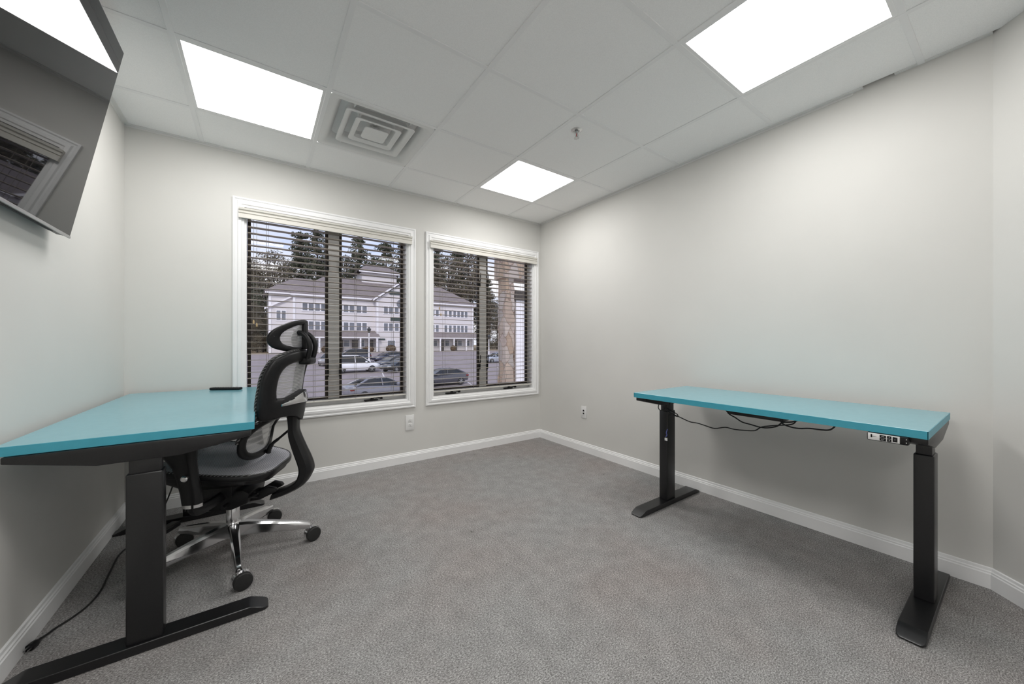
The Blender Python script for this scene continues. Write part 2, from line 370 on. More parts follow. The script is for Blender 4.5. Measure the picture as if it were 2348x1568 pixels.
g_ = mb.obj('ceiling_grid', grid_m, ceil)
tr_m = mat('ceiling_angle', (0.78, 0.775, 0.76), 0.5, noise=(7, 0.03, 2))
mb = MB(); mb.box((XL, YB-.022, H-.001), (XR, YB, H+.006)); mb.box((XL, YB-.003, H-.012), (XR, YB, H)); mb.obj('wall_angle_back', tr_m); bpy.data.objects['wall_angle_back'].name = 'trim_1'; bpy.data.objects['trim_1']['kind'] = 'structure'
# right-hand angle: broken off for a short stretch near the front
mb = MB(); mb.box((XR-.022, .50, H-.001), (XR, YB-.022, H+.006)); mb.box((XR-.003, .54, H-.012), (XR, YB-.022, H)); mb.box((XR-.020, BY, H+.001), (XR, .385, H+.006)); struct('trim_2', mb, tr_m)
mb = MB(); mb.box((XL, YF, H-.001), (XL+.022, YB-.022, H+.006)); mb.box((XL, YF, H-.012), (XL+.003, YB-.022, H)); struct('trim_3', mb, tr_m)

# baseboards with a stepped top
BB = [(0, 0), (.014, 0), (.014, .062), (.011, .066), (.011, .072), (.007, .076), (.006, .086), (0, .089)]
def baseboard(name, A, B, n):
    A = Vector(A); B = Vector(B); n = Vector(n); mb = MB(); rings = []
    for P in (A, B): rings.append([P + n*p[0] + Vector((0, 0, p[1])) for p in BB])
    mb.loft(rings); return struct(name, mb, white_m, smooth=20)
baseboard('baseboard_back', (XL, YB, 0), (XR, YB, 0), (0, -1, 0))
baseboard('baseboard_left', (XL, YF, 0), (XL, YB-.014, 0), (1, 0, 0))
baseboard('baseboard_right', (XR, BY-.0, 0), (XR, YB-.014, 0), (-1, 0, 0))
baseboard('baseboard_angled', (BX, BY, 0), (CX, CY, 0), -nv)
baseboard('baseboard_entry', (CX, YF, 0), (CX, CY, 0), (-1, 0, 0))

# ------------------------------------------------------------------ windows (casing, jamb, sashes, glass)
CAS = [(0, .018), (.010, .020), (.016, .014), (.024, .014), (.030, .022), (.046, .024), (.052, .018), (.065, .016)]  # (distance from outer edge, depth)
def window(idx, x0, x1):
    z0, z1 = WZ; cx = (x0+x1)/2
    root = bpy.data.objects.new('window_%d' % idx, None); COL.objects.link(root); root['kind'] = 'structure'; root.location = (cx, YB, z0)
    # mitred casing: profile swept round the opening
    mb = MB(); rings = []
    prof = [(0.0, 0.0)]+[(d, h) for d, h in CAS]+[(.065, 0.0)]
    for sx, sz in ((-1, -1), (1, -1), (1, 1), (-1, 1), (-1, -1)):
        r = []
        for d, h in prof:
            e = .065-d; X = (x1+e) if sx > 0 else (x0-e); Z = (z1+e) if sz > 0 else (z0-e)
            if sz < 0: Z = z0-e
            r.append(Vector((X, YB-h, Z)))
        rings.append(r)
    mb.loft(rings, caps=False); mb.obj('casing', white_m, root, True, smooth=15)
    mb = MB(); J = .125
    mb.box((x0-.002, YB-.003, z0), (x0+.012, YB+J, z1)); mb.box((x1-.012, YB-.003, z0), (x1+.002, YB+J, z1))
    mb.box((x0+.012, YB-.0026, z1-.012), (x1-.012, YB+J, z1)); mb.box((x0+.012, YB-.0026, z0-.004), (x1-.012, YB+J, z0+.010))
    mb.box((x0+.012, YB+.075, z0+.010), (x1-.012, YB+J, z0+.055), .003)
    mb.obj('jamb', white_m, root, True)
    MB().box((cx-.0405, YB+.088, z0+.05), (cx+.0405, YB+J, z1-.012), .003).obj('mullion', mull_m, root, True)
    for s, (a, b) in ((-1, (x0+.014, cx-.0405)), (1, (cx+.0405, x1-.014))):
        mb = MB(); f = .021; ya, yb = YB+.098, YB+.118
        mb.box((a, ya, z0+.055), (a+f, yb, z1-.012)); mb.box((b-f, ya, z0+.055), (b, yb, z1-.012))
        mb.box((a+f, ya, z0+.055), (b-f, yb, z0+.055+f)); mb.box((a+f, ya, z1-.012-f), (b-f, yb, z1-.012))
        so = mb.obj('sash', brown_m, root, True)
        g = MB().box((a+f-.002, YB+.108, z0+.07), (b-f+.002, YB+.111, z1-.03)).obj('pane', glass_m, so, True)
        for hz in (1.66, 0.82):
            k = MB(); xx = cx+s*.046; k.box((xx-.008, YB+.070, hz-.035), (xx+.008, YB+.092, hz+.03), .003); k.tube([(xx, YB+.074, hz+.02), (xx, YB+.06, hz+.05), (xx, YB+.058, hz+.11)], .005, 6)
            k.obj('sash_lock', bplast_m, root, True)
    return root
win1 = window(1, *W[0]); win2 = window(2, *W[1])
def crank(root, x, z0):
    mb = MB(); y = YB+.062
    mb.box((x-.065, y-.012, z0+.012), (x+.045, y+.012, z0+.024), .004); mb.lathe([(.012, 0), (.012, .02), (.006, .026)], 12, Mt((x, y, z0+.022)))
    mb.tube([(x, y-.004, z0+.044), (x+.03, y-.012, z0+.040), (x+.07, y-.018, z0+.030)], .0055, 8); mb.lathe([(.008, -.01), (.010, 0), (.008, .010)], 10, Mt((x+.07, y-.018, z0+.030), (0, PI/2, 0)))
    return mb.obj('crank_handle', bplast_m, root, True)
crank(win1, 0.79, WZ[0]); crank(win1, 0.20, WZ[0]); crank(win2, 1.53, WZ[0]); crank(win2, 2.20, WZ[0])

def blind(x0, x1, label, wandx, tass):
    z0, z1 = WZ; yc = YB+.034
    t_ = thing('window_blind', label, 'blind', ((x0+x1)/2, YB, z0))
    # valance: stepped moulding proud of the casing with returned ends
    prof = [(.024, 1.922), (.044, 1.922), (.044, 1.946), (.038, 1.948), (.038, 1.954), (.045, 1.957), (.045, 1.966), (.039, 1.968), (.039, 1.973), (.050, 1.978), (.052, 1.990), (.024, 1.990)]
    mb = MB(); xa, xb = x0-.032, x1+.024
    mb.loft([[Vector((X, YB-p[0], p[1])) for p in prof] for X in (xa, xb)])
    mb.obj('valance', val_m, t_, True, smooth=20)
    MB().box((x0+.014, yc-.026, 1.945), (x1-.014, yc+.026, 1.988), .003).obj('headrail', val_m, t_, True)
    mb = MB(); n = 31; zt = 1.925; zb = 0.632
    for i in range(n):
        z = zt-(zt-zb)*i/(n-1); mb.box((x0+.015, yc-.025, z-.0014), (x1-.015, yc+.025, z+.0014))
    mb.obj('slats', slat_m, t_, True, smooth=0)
    MB().box((x0+.015, yc-.026, .596), (x1-.015, yc+.026, .608), .003).obj('bottom_rail', val_m, t_, True)
    mb = MB()
    L = x1-x0
    for f in (.11, .37, .63, .89) if L > 1.1 else (.15, .5, .85):
        X = x0+L*f
        for dy in (-.027, .027): mb.tube([(X, yc+dy, 1.95), (X, yc+dy, .60)], .0009, 5)
        mb.tube([(X+.012, yc, 1.95), (X+.012, yc, .60)], .0009, 5)
    mb.obj('ladder_cord', cord_m, t_, True)
    for X, Z in tass:
        c_ = MB().tube([(X, YB-.006, 1.94), (X, YB-.007, Z)], .0011, 5).obj('lift_cord', cord_m, t_, True)
        MB().lathe([(.002, .010), (.004, .006), (.0055, -.004), (.006, -.014), (.004, -.018)], 12, Mt((X, YB-.007, Z))).obj('tassel', tassel_m, c_, True)
    return t_
blind(W[0][0], W[0][1], 'cream horizontal slat blind hanging in the larger left window behind the chair', 0, [(-.030, 1.21), (-.012, 1.19)])
blind(W[1][0], W[1][1], 'cream horizontal slat blind hanging in the window nearest the room corner', 0, [(1.372, 1.385), (1.386, 1.325)])

# ------------------------------------------------------------------ ceiling fittings
def ceiling_light(gi, gj, label):
    cx, cy = GX0+(gi+.5)*G, GY0+(gj+.5)*G; hw = .2785
    t_ = thing('ceiling_light', label, 'ceiling light', (cx, cy, H), 0, 'square panel lights in the ceiling grid')
    mb = MB(); o_ = G/2-.004
    for s in (-1, 1):
        mb.box((cx+s*hw, cy-o_, H+.0012), (cx+s*o_, cy+o_, H+.014)); mb.box((cx-hw, cy+s*hw, H+.0012), (cx+hw, cy+s*o_, H+.014))
    mb.obj('frame', white_m, t_, True, smooth=0)
    MB().add([(cx-hw, cy-hw, H+.0016), (cx-hw, cy+hw, H+.0016), (cx+hw, cy+hw, H+.0016), (cx+hw, cy-hw, H+.0016)], [(0, 1, 2, 3)]).obj('diffuser', emit_m, t_, True, smooth=0)
    return t_
ceiling_light(0, 0, 'lit square ceiling panel beside the air vent')
ceiling_light(3, 0, 'lit square ceiling panel nearest the far corner of the room')
ceiling_light(3, -3, 'largest lit square ceiling panel above the wall desk at upper right')
ceiling_light(0, -3, 'lit square ceiling panel above the photographer')
ceiling_light(0, -6, 'unseen ceiling panel near the front wall, added for ambient light')  # added behind the camera, out of view, to raise the ambient light
# four-way air diffuser: nested flared square cones
def sq(h, z, r=0.02, n=4):
    P = []
    for cxs, cys, a0 in ((1, 1, 0), (-1, 1, PI/2), (-1, -1, PI), (1, -1, 1.5*PI)):
        for i in range(n+1):
            a = a0+i*PI/2/n; P.append(Vector((cxs*(h-r)+r*math.cos(a), cys*(h-r)+r*math.sin(a), z)))
    return P
vx, vy = GX0+1.5*G, GY0+.5*G
vt = thing('air_vent', 'white square four way air diffuser in the ceiling next to a lit panel', 'vent', (vx, vy, H))
mb = MB(); mb.loft([sq(.2935, .008), sq(.2935, .002), sq(.270, .001), sq(.255, .006), sq(.232, .035, .03), sq(.215, .075, .04), sq(.130, .10, .06)], caps=False); mb.obj('outer_frame', plast_m, vt, smooth=50)
for h0, h1, za, zb in ((.200, .158, .006, .058), (.136, .098, .006, .054), (.072, .030, .004, .040)):
    mb = MB(); mb.loft([sq(h0, za+.002, .02), sq(h0-.002, za-.002, .02), sq(h0-.006, za-.002, .02), sq(h0-.030, za+.008, .018), sq(h1+.004, za+.026, .016), sq(h1, zb, .014)], caps=False)
    if h0 < .1: mb.add(sq(h0-.006, za-.002, .02), [tuple(range(20))])
    mb.obj('louvre_ring', plast_m, vt, smooth=50)
duct_m = mat('dark_duct', (0.03, 0.03, 0.032), 0.7, noise=(30, 0.2, 2))
mb = MB(); mb.lathe([(.128, .098), (.128, .16), (.001, .161)], 28, caps=False)
mb.obj('duct', duct_m, vt)
mb = MB()
for i in range(6): 
    a = i*PI/3; mb.tube([(0, 0, .055), (.126*math.cos(a), .126*math.sin(a), .095)], .005, 6)
mb.obj('spokes', plast_m, vt)
for sx in (-1, 1):
    for sy in (-1, 1): MB().box((sx*.16-.004, sy*.228-.03, .02), (sx*.16+.004, sy*.228+.03, .05)).obj('bracket', plast_m, vt)
# sprinkler
st = thing('fire_sprinkler', 'chrome pendent fire sprinkler with red bulb hanging under a ceiling tile', 'sprinkler', (1.625, 1.638, H+.007))
MB().lathe([(.036, 0), (.036, -.003), (.028, -.007), (.020, -.009), (.018, -.004)], 24).obj('escutcheon', mat('bright_escutcheon', (.75, .75, .74), .25, metal=.6, noise=(20, .02, 2)), st)
mb = MB(); mb.lathe([(.012, -.004), (.013, -.014), (.009, -.018), (.009, -.022)], 14)
for s in (-1, 1): mb.tube([(s*.009, 0, -.020), (s*.013, 0, -.030), (s*.010, 0, -.042), (s*.002, 0, -.050)], .0022, 6)
mb.obj('body', satin_m, st)
MB().lathe([(.0015, -.022), (.0028, -.028), (.0028, -.040), (.0015, -.046)], 10).obj('bulb', mat('red_bulb', (.35, .02, .02), .2, noise=(30, .05, 1)), st)
mb = MB(); mb.lathe([(.004, -.048), (.014, -.051), (.015, -.053), (.003, -.053)], 16)
for i in range(8):
    a = i*PI/4; mb.box((.009, -.002, -.054), (.017, .002, -.052), M=Matrix.Rotation(a, 4, 'Z'))
mb.obj('deflector', satin_m, st)

# ------------------------------------------------------------------ wall plates
def outlet(name, label, loc, rz, w_, h_, jack=False):
    o = thing(name, label, 'outlet' if not jack else 'wall plate', loc, rz)
    MB().box((-w_/2, -.007, -h_/2), (w_/2, 0, h_/2), .003).obj('cover_plate', plast_m, o)
    if jack:
        for z in (.016, -.012): MB().box((-.009, -.010, z-.008), (.009, -.006, z+.008), .0015).obj('jack', bplast_m, o)
        MB().box((-.017, -.0085, -.034), (.017, -.006, .034), .001).obj('insert', plast_m, o)
    else:
        for z in (.020, -.020):
            r = MB().box((-.017, -.0095, z-.014), (.017, -.005, z+.014), .005, 3).obj('receptacle', plast_m, o)
            mb = MB(); 
            for s in (-1, 1): mb.box((s*.0065-.0013, -.0100, z-.000), (s*.0065+.0013, -.0094, z+.009))
            mb.lathe([(.0027, 0), (.0027, .0006)], 10, Mt((0, -.0094, z-.007), (PI/2, 0, 0))); mb.obj('slots', duct_m, r)
    return o
outlet('wall_outlet', 'white double electrical outlet low on the window wall under the left window', (1.0935, YB, .350), 0, .078, .135)
outlet('data_plate', 'white narrow data jack plate low on the right wall', (XR, 2.497, .384), PI/2*-1, .072, .115, True)

# ------------------------------------------------------------------ standing desks
def bracket_poly(xa, xb, zt, zm, ze):
    L = xb-xa; return [(xa, zt), (xa, ze), (xa+.32*L, zm), (xa+.66*L, zm), (xb, ze), (xb, zt)]
def desk(label, x0, x1, y0, y1, z, cx_, fx0, fx1, ycols, panel_side=None):
    """top from x0..x1, y0..y1; columns at cx_; feet run fx0..fx1"""
    t_ = thing('standing_desk', label, 'desk', ((x0+x1)/2, (y0+y1)/2, 0))
    MB().box((x0, y0, z-.030), (x1, y1, z), .0012, 1).obj('tabletop', teal_m, t_, True)
    e = MB(); q = .0008
    e.box((x0-q, y0-q, z-.0292), (x1+q, y0+.002, z-.0009)); e.box((x0-q, y1-.002, z-.0292), (x1+q, y1+q, z-.0009))
    e.box((x0-q, y0, z-.0292), (x0+.002, y1, z-.0009)); e.box((x1-.002, y0, z-.0292), (x1+q, y1, z-.0009)); e.obj('edge_band', teal_edge_m, t_, True)
    zt = z-.031
    for yc in ycols:
        near = yc == min(ycols); b0, b1 = (yc-.038, yc+.030) if near else (yc-.03, yc+.038)
        MB().prism(bracket_poly(x0+.018, x1-.010, zt, zt-.060, zt-.020), b0, b1, 1, .003).obj('side_bracket', black_m, t_, True)
        c_ = MB().box((cx_-.0465, yc-.0285, .03), (cx_+.0465, yc+.0285, .612), .005, 3).obj('column', black_m, t_, True)
        MB().box((cx_-.040, yc-.0225, .60), (cx_+.040, yc+.0225, zt-.055), .004, 2).obj('inner_column', black_m, c_, True)
        mb = MB(); E_ = [(0, .026, .007), (.003, .031, .009), (.010, .0355, .012), (.018, .0375, .0155), (.035, .0385, .0225), (.056, .0385, .0312), (.064, .0385, .032)]
        sec = [(fx0+d, w_, h_) for d, w_, h_ in E_]+[(fx1-d, w_, h_) for d, w_, h_ in E_[::-1]]
        mb.loft([[Vector((X, yc+q*w_, zz)) for q, zz in ((-1, .004), (1, .004), (1, h_-.002), (.95, h_), (-.95, h_), (-1, h_-.002))] for X, w_, h_ in sec])
        ft = mb.obj('foot', black_m, t_, True)
        for X in (fx0+.04, fx1-.04): MB().lathe([(.016, 0), (.016, .006)], 14, Mt((X, yc, 0))).obj('glide', rubber_m, ft, True)
    ya, yb = min(ycols)+.03, max(ycols)-.03
    mb = MB()
    for X in (cx_-.06, cx_+.045): mb.box((X, ya, zt-.036), (X+.018, yb, zt-.006), .003)
    mb.obj('crossbar', black_m, t_, True)
    return t_
zt1, zt2 = .750, .748
desk1 = desk('teal topped standing desk with black legs against the left wall, chair tucked under it', -.640, -.015, 1.757, 3.142, zt1, -.321, -.655, .031, (1.786, 2.917))
desk2 = desk('teal topped standing desk with black legs and dangling cables along the right wall', 1.915, 2.512, .204, 1.427, zt2, 2.212, 1.875, 2.560, (.2435, 1.3865))
# control box and cables under the wall desk
MB().box((2.17, .72, .655), (2.25, .99, .681), .004).obj('control_box', black_m, desk2, True)
def px_cable(x0_, yz, r, x1_=None): 
    pts = [(x0_+(0 if x1_ is None else (x1_-x0_)*i/(len(yz)-1)), y, z) for i, (y, z) in enumerate(yz)]; return MB().tube(cr_loop(pts, 4, closed=False), r, 7)
cab_m = mat('black_cable', (0.012, 0.012, 0.012), 0.5, noise=(80, 0.2, 2))
A = [(1.249, .601), (1.182, .583), (1.134, .583), (1.083, .576), (1.034, .571), (.977, .588), (.931, .586), (.874, .591), (.828, .6), (.801, .622), (.762, .636), (.716, .648), (.684, .656), (.66, .667), (.646, .690)]
B = [(1.002, .705), (.974, .663), (.938, .645), (.904, .627), (.861, .621), (.815, .615), (.78, .619), (.741, .634), (.716, .658), (.676, .668), (.633, .690)]
Cc = [(.712, .685), (.7, .662), (.668, .652), (.633, .651), (.592, .659), (.549, .661), (.518, .667), (.498, .690), (.484, .715)]
px_cable(2.12, [(1.345, .66), (1.32, .62)]+A, .0030).obj('cable', cab_m, desk2, True)
px_cable(2.15, B, .0034).obj('cable', cab_m, desk2, True)
px_cable(2.10, Cc, .0034).obj('cable', cab_m, desk2, True)
mb = MB(); L_ = [(2.14, 1.372, .69), (2.11, 1.372, .671), (2.11, 1.384, .654), (2.11, 1.384, .635), (2.12, 1.374, .622), (2.14, 1.34, .637), (2.12, 1.31, .60)]
mb.tube(cr_loop(L_, 4, closed=False), .003, 7)
mb.tube(cr_loop([(2.20, 1.335, .69), (2.165, 1.342, .66), (2.155, 1.345, .60), (2.155, 1.347, .54), (2.156, 1.35, .50)], 4, closed=False), .0022, 7)
mb.tube(cr_loop([(2.15, 1.36, .64), (2.13, 1.30, .625), (2.12, 1.262, .615), (2.125, 1.262, .60), (2.14, 1.30, .60)], 4, closed=False), .0030, 7)
mb.obj('cable', cab_m, desk2, True)
blue_m = mat('blue_tie', (0.10, 0.12, 0.35), 0.5, noise=(80, 0.1, 2))
mb = MB(); mb.tube(cr_loop([(2.156, 1.350, .50), (2.153, 1.356, .475), (2.155, 1.352, .462), (2.152, 1.360, .45)], 4, closed=False), .003, 6); tie = mb.obj('twist_tie', blue_m, desk2, True)
mb = MB()
for dy in (0, .010): mb.box((2.148, 1.362-dy-.0035, .425), (2.156, 1.362-dy+.0035, .443), .0015)
mb.obj('connector', plast_m, tie, True)
# handset under the front edge of the wall desk
hs = MB().box((1.905, .250, .688), (1.965, .360, .7175), .004).obj('control_panel', bplast_m, desk2, True)
fp = MB().box((1.9035, .272, .691), (1.9055, .357, .7165), .001).obj('faceplate', plast_m, hs, True)
mb = MB()
for y_, z_, a, c2 in ((.316, .7085, .0085, .0050), (.316, .6975, .0085, .0050), (.299, .7085, .0058, .0050), (.299, .6975, .0058, .0050), (.284, .7035, .0062, .0090)):
    mb.box((1.9025, y_-a, z_-c2), (1.904, y_+a, z_+c2), .0006)
mb.box((1.9028, .345, .700), (1.9038, .349, .712)); mb.prism([(.349, .7035), (.332, .7050), (.349, .7060)], 1.9028, 1.9038, 0)
bt = MB()
o_ = mb.obj('button', bplast_m, hs, True)
bt = MB()
for y_, z_, s in ((.316, .7085, 1), (.316, .6975, -1)): bt.tube([(1.9021, y_+.0035, z_-s*.0012), (1.9021, y_, z_+s*.0014), (1.9021, y_-.0035, z_-s*.0012)], .0006, 5)
for y_, z_ in ((.299, .7085), (.299, .6975), (.284, .7035)): bt.box((1.9020, y_-.0009, z_-.0012), (1.9026, y_+.0009, z_+.0012))
bt.obj('button_mark', plast_m, hs, True)
mb = MB()
for z_ in (.6975, .7095): mb.lathe([(.0016, 0), (.0016, .002)], 8, Mt((1.906, .2555, z_), (0, -PI/2, 0)))
mb.obj('screw', plast_m, hs, True)

# remote control on the left desk
rt_ = thing('remote_control', 'black slim remote control lying near the far edge of the left teal desk', 'remote control', (-.175, 3.035, zt1), math.radians(-31))
MB().box((-.092, -.020, .0005), (.092, .020, .017), .006, 3).obj('body', bplast_m, rt_)
mb = MB()
for i in range(9):
    for j in (-1, 0, 1): mb.lathe([(.0035, 0), (.003, .0018)], 8, Mt((-.072+i*.016, j*.010, .0165)))
mb.obj('keypad', mat('grey_keys', (.10, .10, .10), .5, noise=(90, .1, 2)), rt_)

# power cord lying on the carpet beside the left wall
pts = [(-.36, 2.862, .46), (-.40, 2.84, .25), (-.46, 2.80, .08), (-.53, 2.74, .010), (-.566, 2.62, .005), (-.560, 2.45, .005), (-.549, 2.28, .005), (-.560, 2.18, .005), (-.585, 2.12, .005), (-.612, 2.08, .005), (-.624, 2.05, .006), (-.632, 2.030, .008)]
pc = MB().tube(cr_loop(pts, 5, closed=False), .0036, 8).obj('power_cord', cab_m, desk1, True)
pd = (Vector((-.647, 1.965, .011))-Vector((-.632, 2.030, .008))).normalized()
mb = MB(); q0 = Vector((-.632, 2.030, .009)); mb.tube([q0, q0+pd*.014, q0+pd*.018, q0+pd*.030, q0+pd*.050], [.004, .0055, .009, .0125, .0125], 10, sx=1.0); mb.obj('plug', bplast_m, pc, True)
mb = MB(); sd = pd.cross(Vector((0, 0, 1))).normalized()
for s in (-1, 1): mb.tube([q0+pd*.048+sd*s*.006, q0+pd*.066+sd*s*.006], .0018, 6)
mb.tube([q0+pd*.048+Vector((0, 0, .006)), q0+pd*.068+Vector((0, 0, .006))], .0022, 8); mb.obj('prong', satin_m, pc, True)
ad = thing('power_adapter', 'black power adapter with cords on the carpet by the far leg of the left desk', 'power adapter', (-.418, 2.80, 0))
rb = Matrix.Translation((0, 0, 0)) @ Matrix.Rotation(math.radians(62), 4, 'Z')
MB().box((-.062, -.024, .0005), (.062, .024, .028), .006, 3, M=rb).obj('brick', bplast_m, ad)
mb = MB(); mb.tube(cr_loop([(.03, .05, .014), (.045, .085, .02), (.06, .11, .06), (.062, .12, .16), (.058, .10, .28), (.06, .09, .44)], 5, closed=False), .003, 7)
mb.tube(cr_loop([(.045, .07, .014), (.06, .10, .01), (.075, .13, .08), (.07, .10, .13), (.062, .08, .06)], 5, closed=False), .003, 7); mb.obj('cord', cab_m, ad)

# ------------------------------------------------------------------ television on the left wall, tilted down
tv = thing('television', 'large black flat screen television tilted downwards on the left wall at upper left', 'television', (-.60, 1.48, 1.479))
bR = Vector((-.613, 2.205, 1.479)); tR = Vector((-.463, 2.205, 2.280)); vd = (tR-bR); Ht = vd.length; vd.normalize(); ud = Vector((0, -1, 0)); nd = Vector((vd.z, 0, -vd.x))
TM = Matrix((( *ud, 0), (*vd, 0), (*nd, 0), (0, 0, 0, 1))).transposed(); TM.translation = bR      # local: x leftwards, y up the screen, z out of the screen
Wt = 1.45
MB().box((0, 0, -.012), (Wt, Ht, -.0012), .001, 1, M=TM).obj('bezel', bplast_m, tv, True)
MB().box((.005, .004, -.0014), (Wt-.005, Ht-.0045, 0), 0, M=TM).obj('screen', screen_m, tv, True)
MB().box((0, -.0065, -.004), (Wt, .004, .0015), .001, 1, M=TM).obj('lower_trim', satin_m, tv, True)
mb = MB(); mb.box((.03, -.005, -.030), (Wt-.03, Ht-.05, -.005), .004, 2, M=TM); mb.box((.20, .0, -.048), (Wt-.20, .38, -.02), .012, 2, M=TM); hsg = mb.obj('housing', bplast_m, tv, True)
MB().box((.10, -.0060, -.026), (1.35, -.0045, -.014), 0, M=TM).obj('speaker_grille', duct_m, hsg, True)
mb = MB()
for y in (1.28, 1.68): mb.prism([(-.667, 1.62), (-.655, 1.62), (-.655, 1.66), (-.60, 1.70), (-.56, 2.05), (-.655, 2.10), (-.667, 2.10)], y-.015, y+.015, 1)
mb.box((-.667, 1.20, 1.78), (-.655, 1.76, 1.98)); mb.obj('wall_mount', black_m, tv, True)

# ------------------------------------------------------------------ mesh office chair; local +Y is forward, +X its right
ch = thing('office_chair', 'black mesh ergonomic office chair with headrest and polished star base, tucked under the left desk', 'chair', (-.105, 2.290, 0), math.radians(67))
ROT = math.radians(67)
# star base
mb = MB(); mb.lathe([(.030, .088), (.034, .094), (.034, .160), (.030, .168), (.028, .172)], 28); hub = mb.obj('hub', chrome_m, ch)
for k in range(5):
    wa = math.radians(-84+72*k)-ROT; M_ = Matrix.Rotation(wa, 4, 'Z')
    rings = []
    for r, zt_, zb_, w_ in ((.026, .168, .100, .026), (.06, .165, .100, .024), (.16, .147, .090, .020), (.27, .122, .078, .016), (.325, .108, .072, .014), (.338, .100, .074, .012)):
        rings.append([M_ @ Vector(p) for p in ((r, -w_, zb_+.006), (r, -w_*.8, zb_), (r, w_*.8, zb_), (r, w_, zb_+.006), (r, w_*.92, zt_-.012), (r, w_*.55, zt_-.002), (r, -w_*.55, zt_-.002), (r, -w_*.92, zt_-.012))])
    MB().loft(rings).obj('base_leg', chrome_m, ch, smooth=30)
    # caster: two disc wheels under a chromed hood
    swing = (-.95, -.80, -1.0, -.85, -.9)[k]; P = M_ @ Vector((.336, 0, 0)); Mc = Matrix.Translation(P) @ Matrix.Rotation(swing, 4, 'Z')
    cs = MB(); cs.lathe([(.006, .045), (.006, .088)], 10, Mc)
    arc = [Vector((.012+.036*math.cos(a), 0, .037+.036*math.sin(a))) for a in [-.3+(PI+.6)*i/10 for i in range(11)]]
    rr = []
    for i, a in enumerate(arc):
        d = (a-Vector((.012, 0, .037))).normalized(); rr.append([Mc @ (a+Vector((0, s*.012, 0))+d*e) for s, e in ((-1, 0), (1, 0), (1, .004), (-1, .004))])
    cs.loft(rr); caster = cs.obj('caster', chrome_m, ch, smooth=30)
    for s in (-1, 1):
        MB().lathe([(.004, 0), (.030, .001), (.0345, .004), (.0355, .009), (.0355, .016), (.033, .019), (.024, .0205), (.004, .021)], 24, Mc @ Mt((.012, s*.004, .0362), (-s*PI/2, 0, 0))).obj('wheel', rubber_m, caster)
MB().lathe([(.0265, .150), (.0275, .158), (.0275, .248), (.0255, .252), (.0255, .240)], 24, caps=False).obj('gas_lift', chrome_m, ch)
MB().lathe([(.014, .200), (.014, .290)], 16).obj('piston', bgloss_m, ch)
# tilt mechanism
mb = MB()
mb.prism([(-.10, .285), (-.03, .258), (.06, .262), (.12, .30), (.12, .345), (-.08, .350), (-.11, .330)], -.085, .085, 0, .006)
mb.prism([(-.205, .335), (-.215, .320), (-.14, .285), (-.06, .275), (-.06, .300), (-.12, .315), (-.17, .345)], -.05, -.025, 0, .004)
mb.prism([(-.205, .335), (-.215, .320), (-.14, .285), (-.06, .275), (-.06, .300), (-.12, .315), (-.17, .345)], .025, .05, 0, .004)
mb.box((-.11, -.05, .33), (.11, .14, .385), .01); mb.tube([(-.05, -.13, .30), (-.11, -.12, .325), (-.115, -.16, .34)], .005, 8); mb.tube([(-.13, -.02, .29), (.13, -.02, .29)], .008, 10)
mb.obj('tilt_mechanism', bplast_m, ch)
MB().tube(cr_loop([(.08, .07, .30), (.16, .09, .29), (.24, .10, .28), (.27, .10, .27)], 4, closed=False), [.006]*9+[.010]*4, 8).obj('lever', bplast_m, ch)
# seat
def Sseat(x, y):
    z = .433+.17*(y+.20)+.16*x*x*.6
    if y > .13: z -= 1.9*(y-.13)**2
    return Vector((x, y, z))
def sym(half): return half + [(-x, y) for x, y in half[::-1] if abs(x) > 1e-6]
so = [(0, -.222), (-.11, -.221), (-.185, -.190), (-.228, -.122), (-.250, -.02), (-.256, .08), (-.245, .17), (-.205, .238), (-.11, .270), (0, .275)]
so = so + [(-x, y) for x, y in so[::-1][1:-1]]
si = [(x*.88, y*.88) for x, y in so]
ring_plate(so, si, Sseat, .030).obj('seat_frame', bplast_m, ch, smooth=60)
sm_ = [(x*.965, y*.965) for x, y in so]
panel(sm_, Sseat, .0155, rings=12).obj('seat_mesh', seatmesh_m, ch, smooth=60)
L_ = cr_loop([(p[0]*.975, p[1]*.975, 0) for p in so], 6)
MB().tube([Sseat(p.x, p.y)+Vector((0, 0, .014)) for p in L_], .0042, 6, closed=True).obj('seat_edge', braid_m, ch)
mb = MB(); prof_ = [(x*.86, y*.86) for x, y in so]; L_ = cr_loop([(x, y, 0) for x, y in prof_], 4)
mb.loft([[Sseat(p.x*1.10, p.y*1.10)+Vector((0, 0, -.006)) for p in L_], [Sseat(p.x*1.06, p.y*1.06)+Vector((0, 0, -.034)) for p in L_], [Vector((p.x*.72, p.y*.75+.01, .400)) for p in L_], [Vector((p.x*.5, p.y*.6, .375)) for p in L_]], caps=False)
mb.obj('seat_shell', bplast_m, ch, smooth=60)
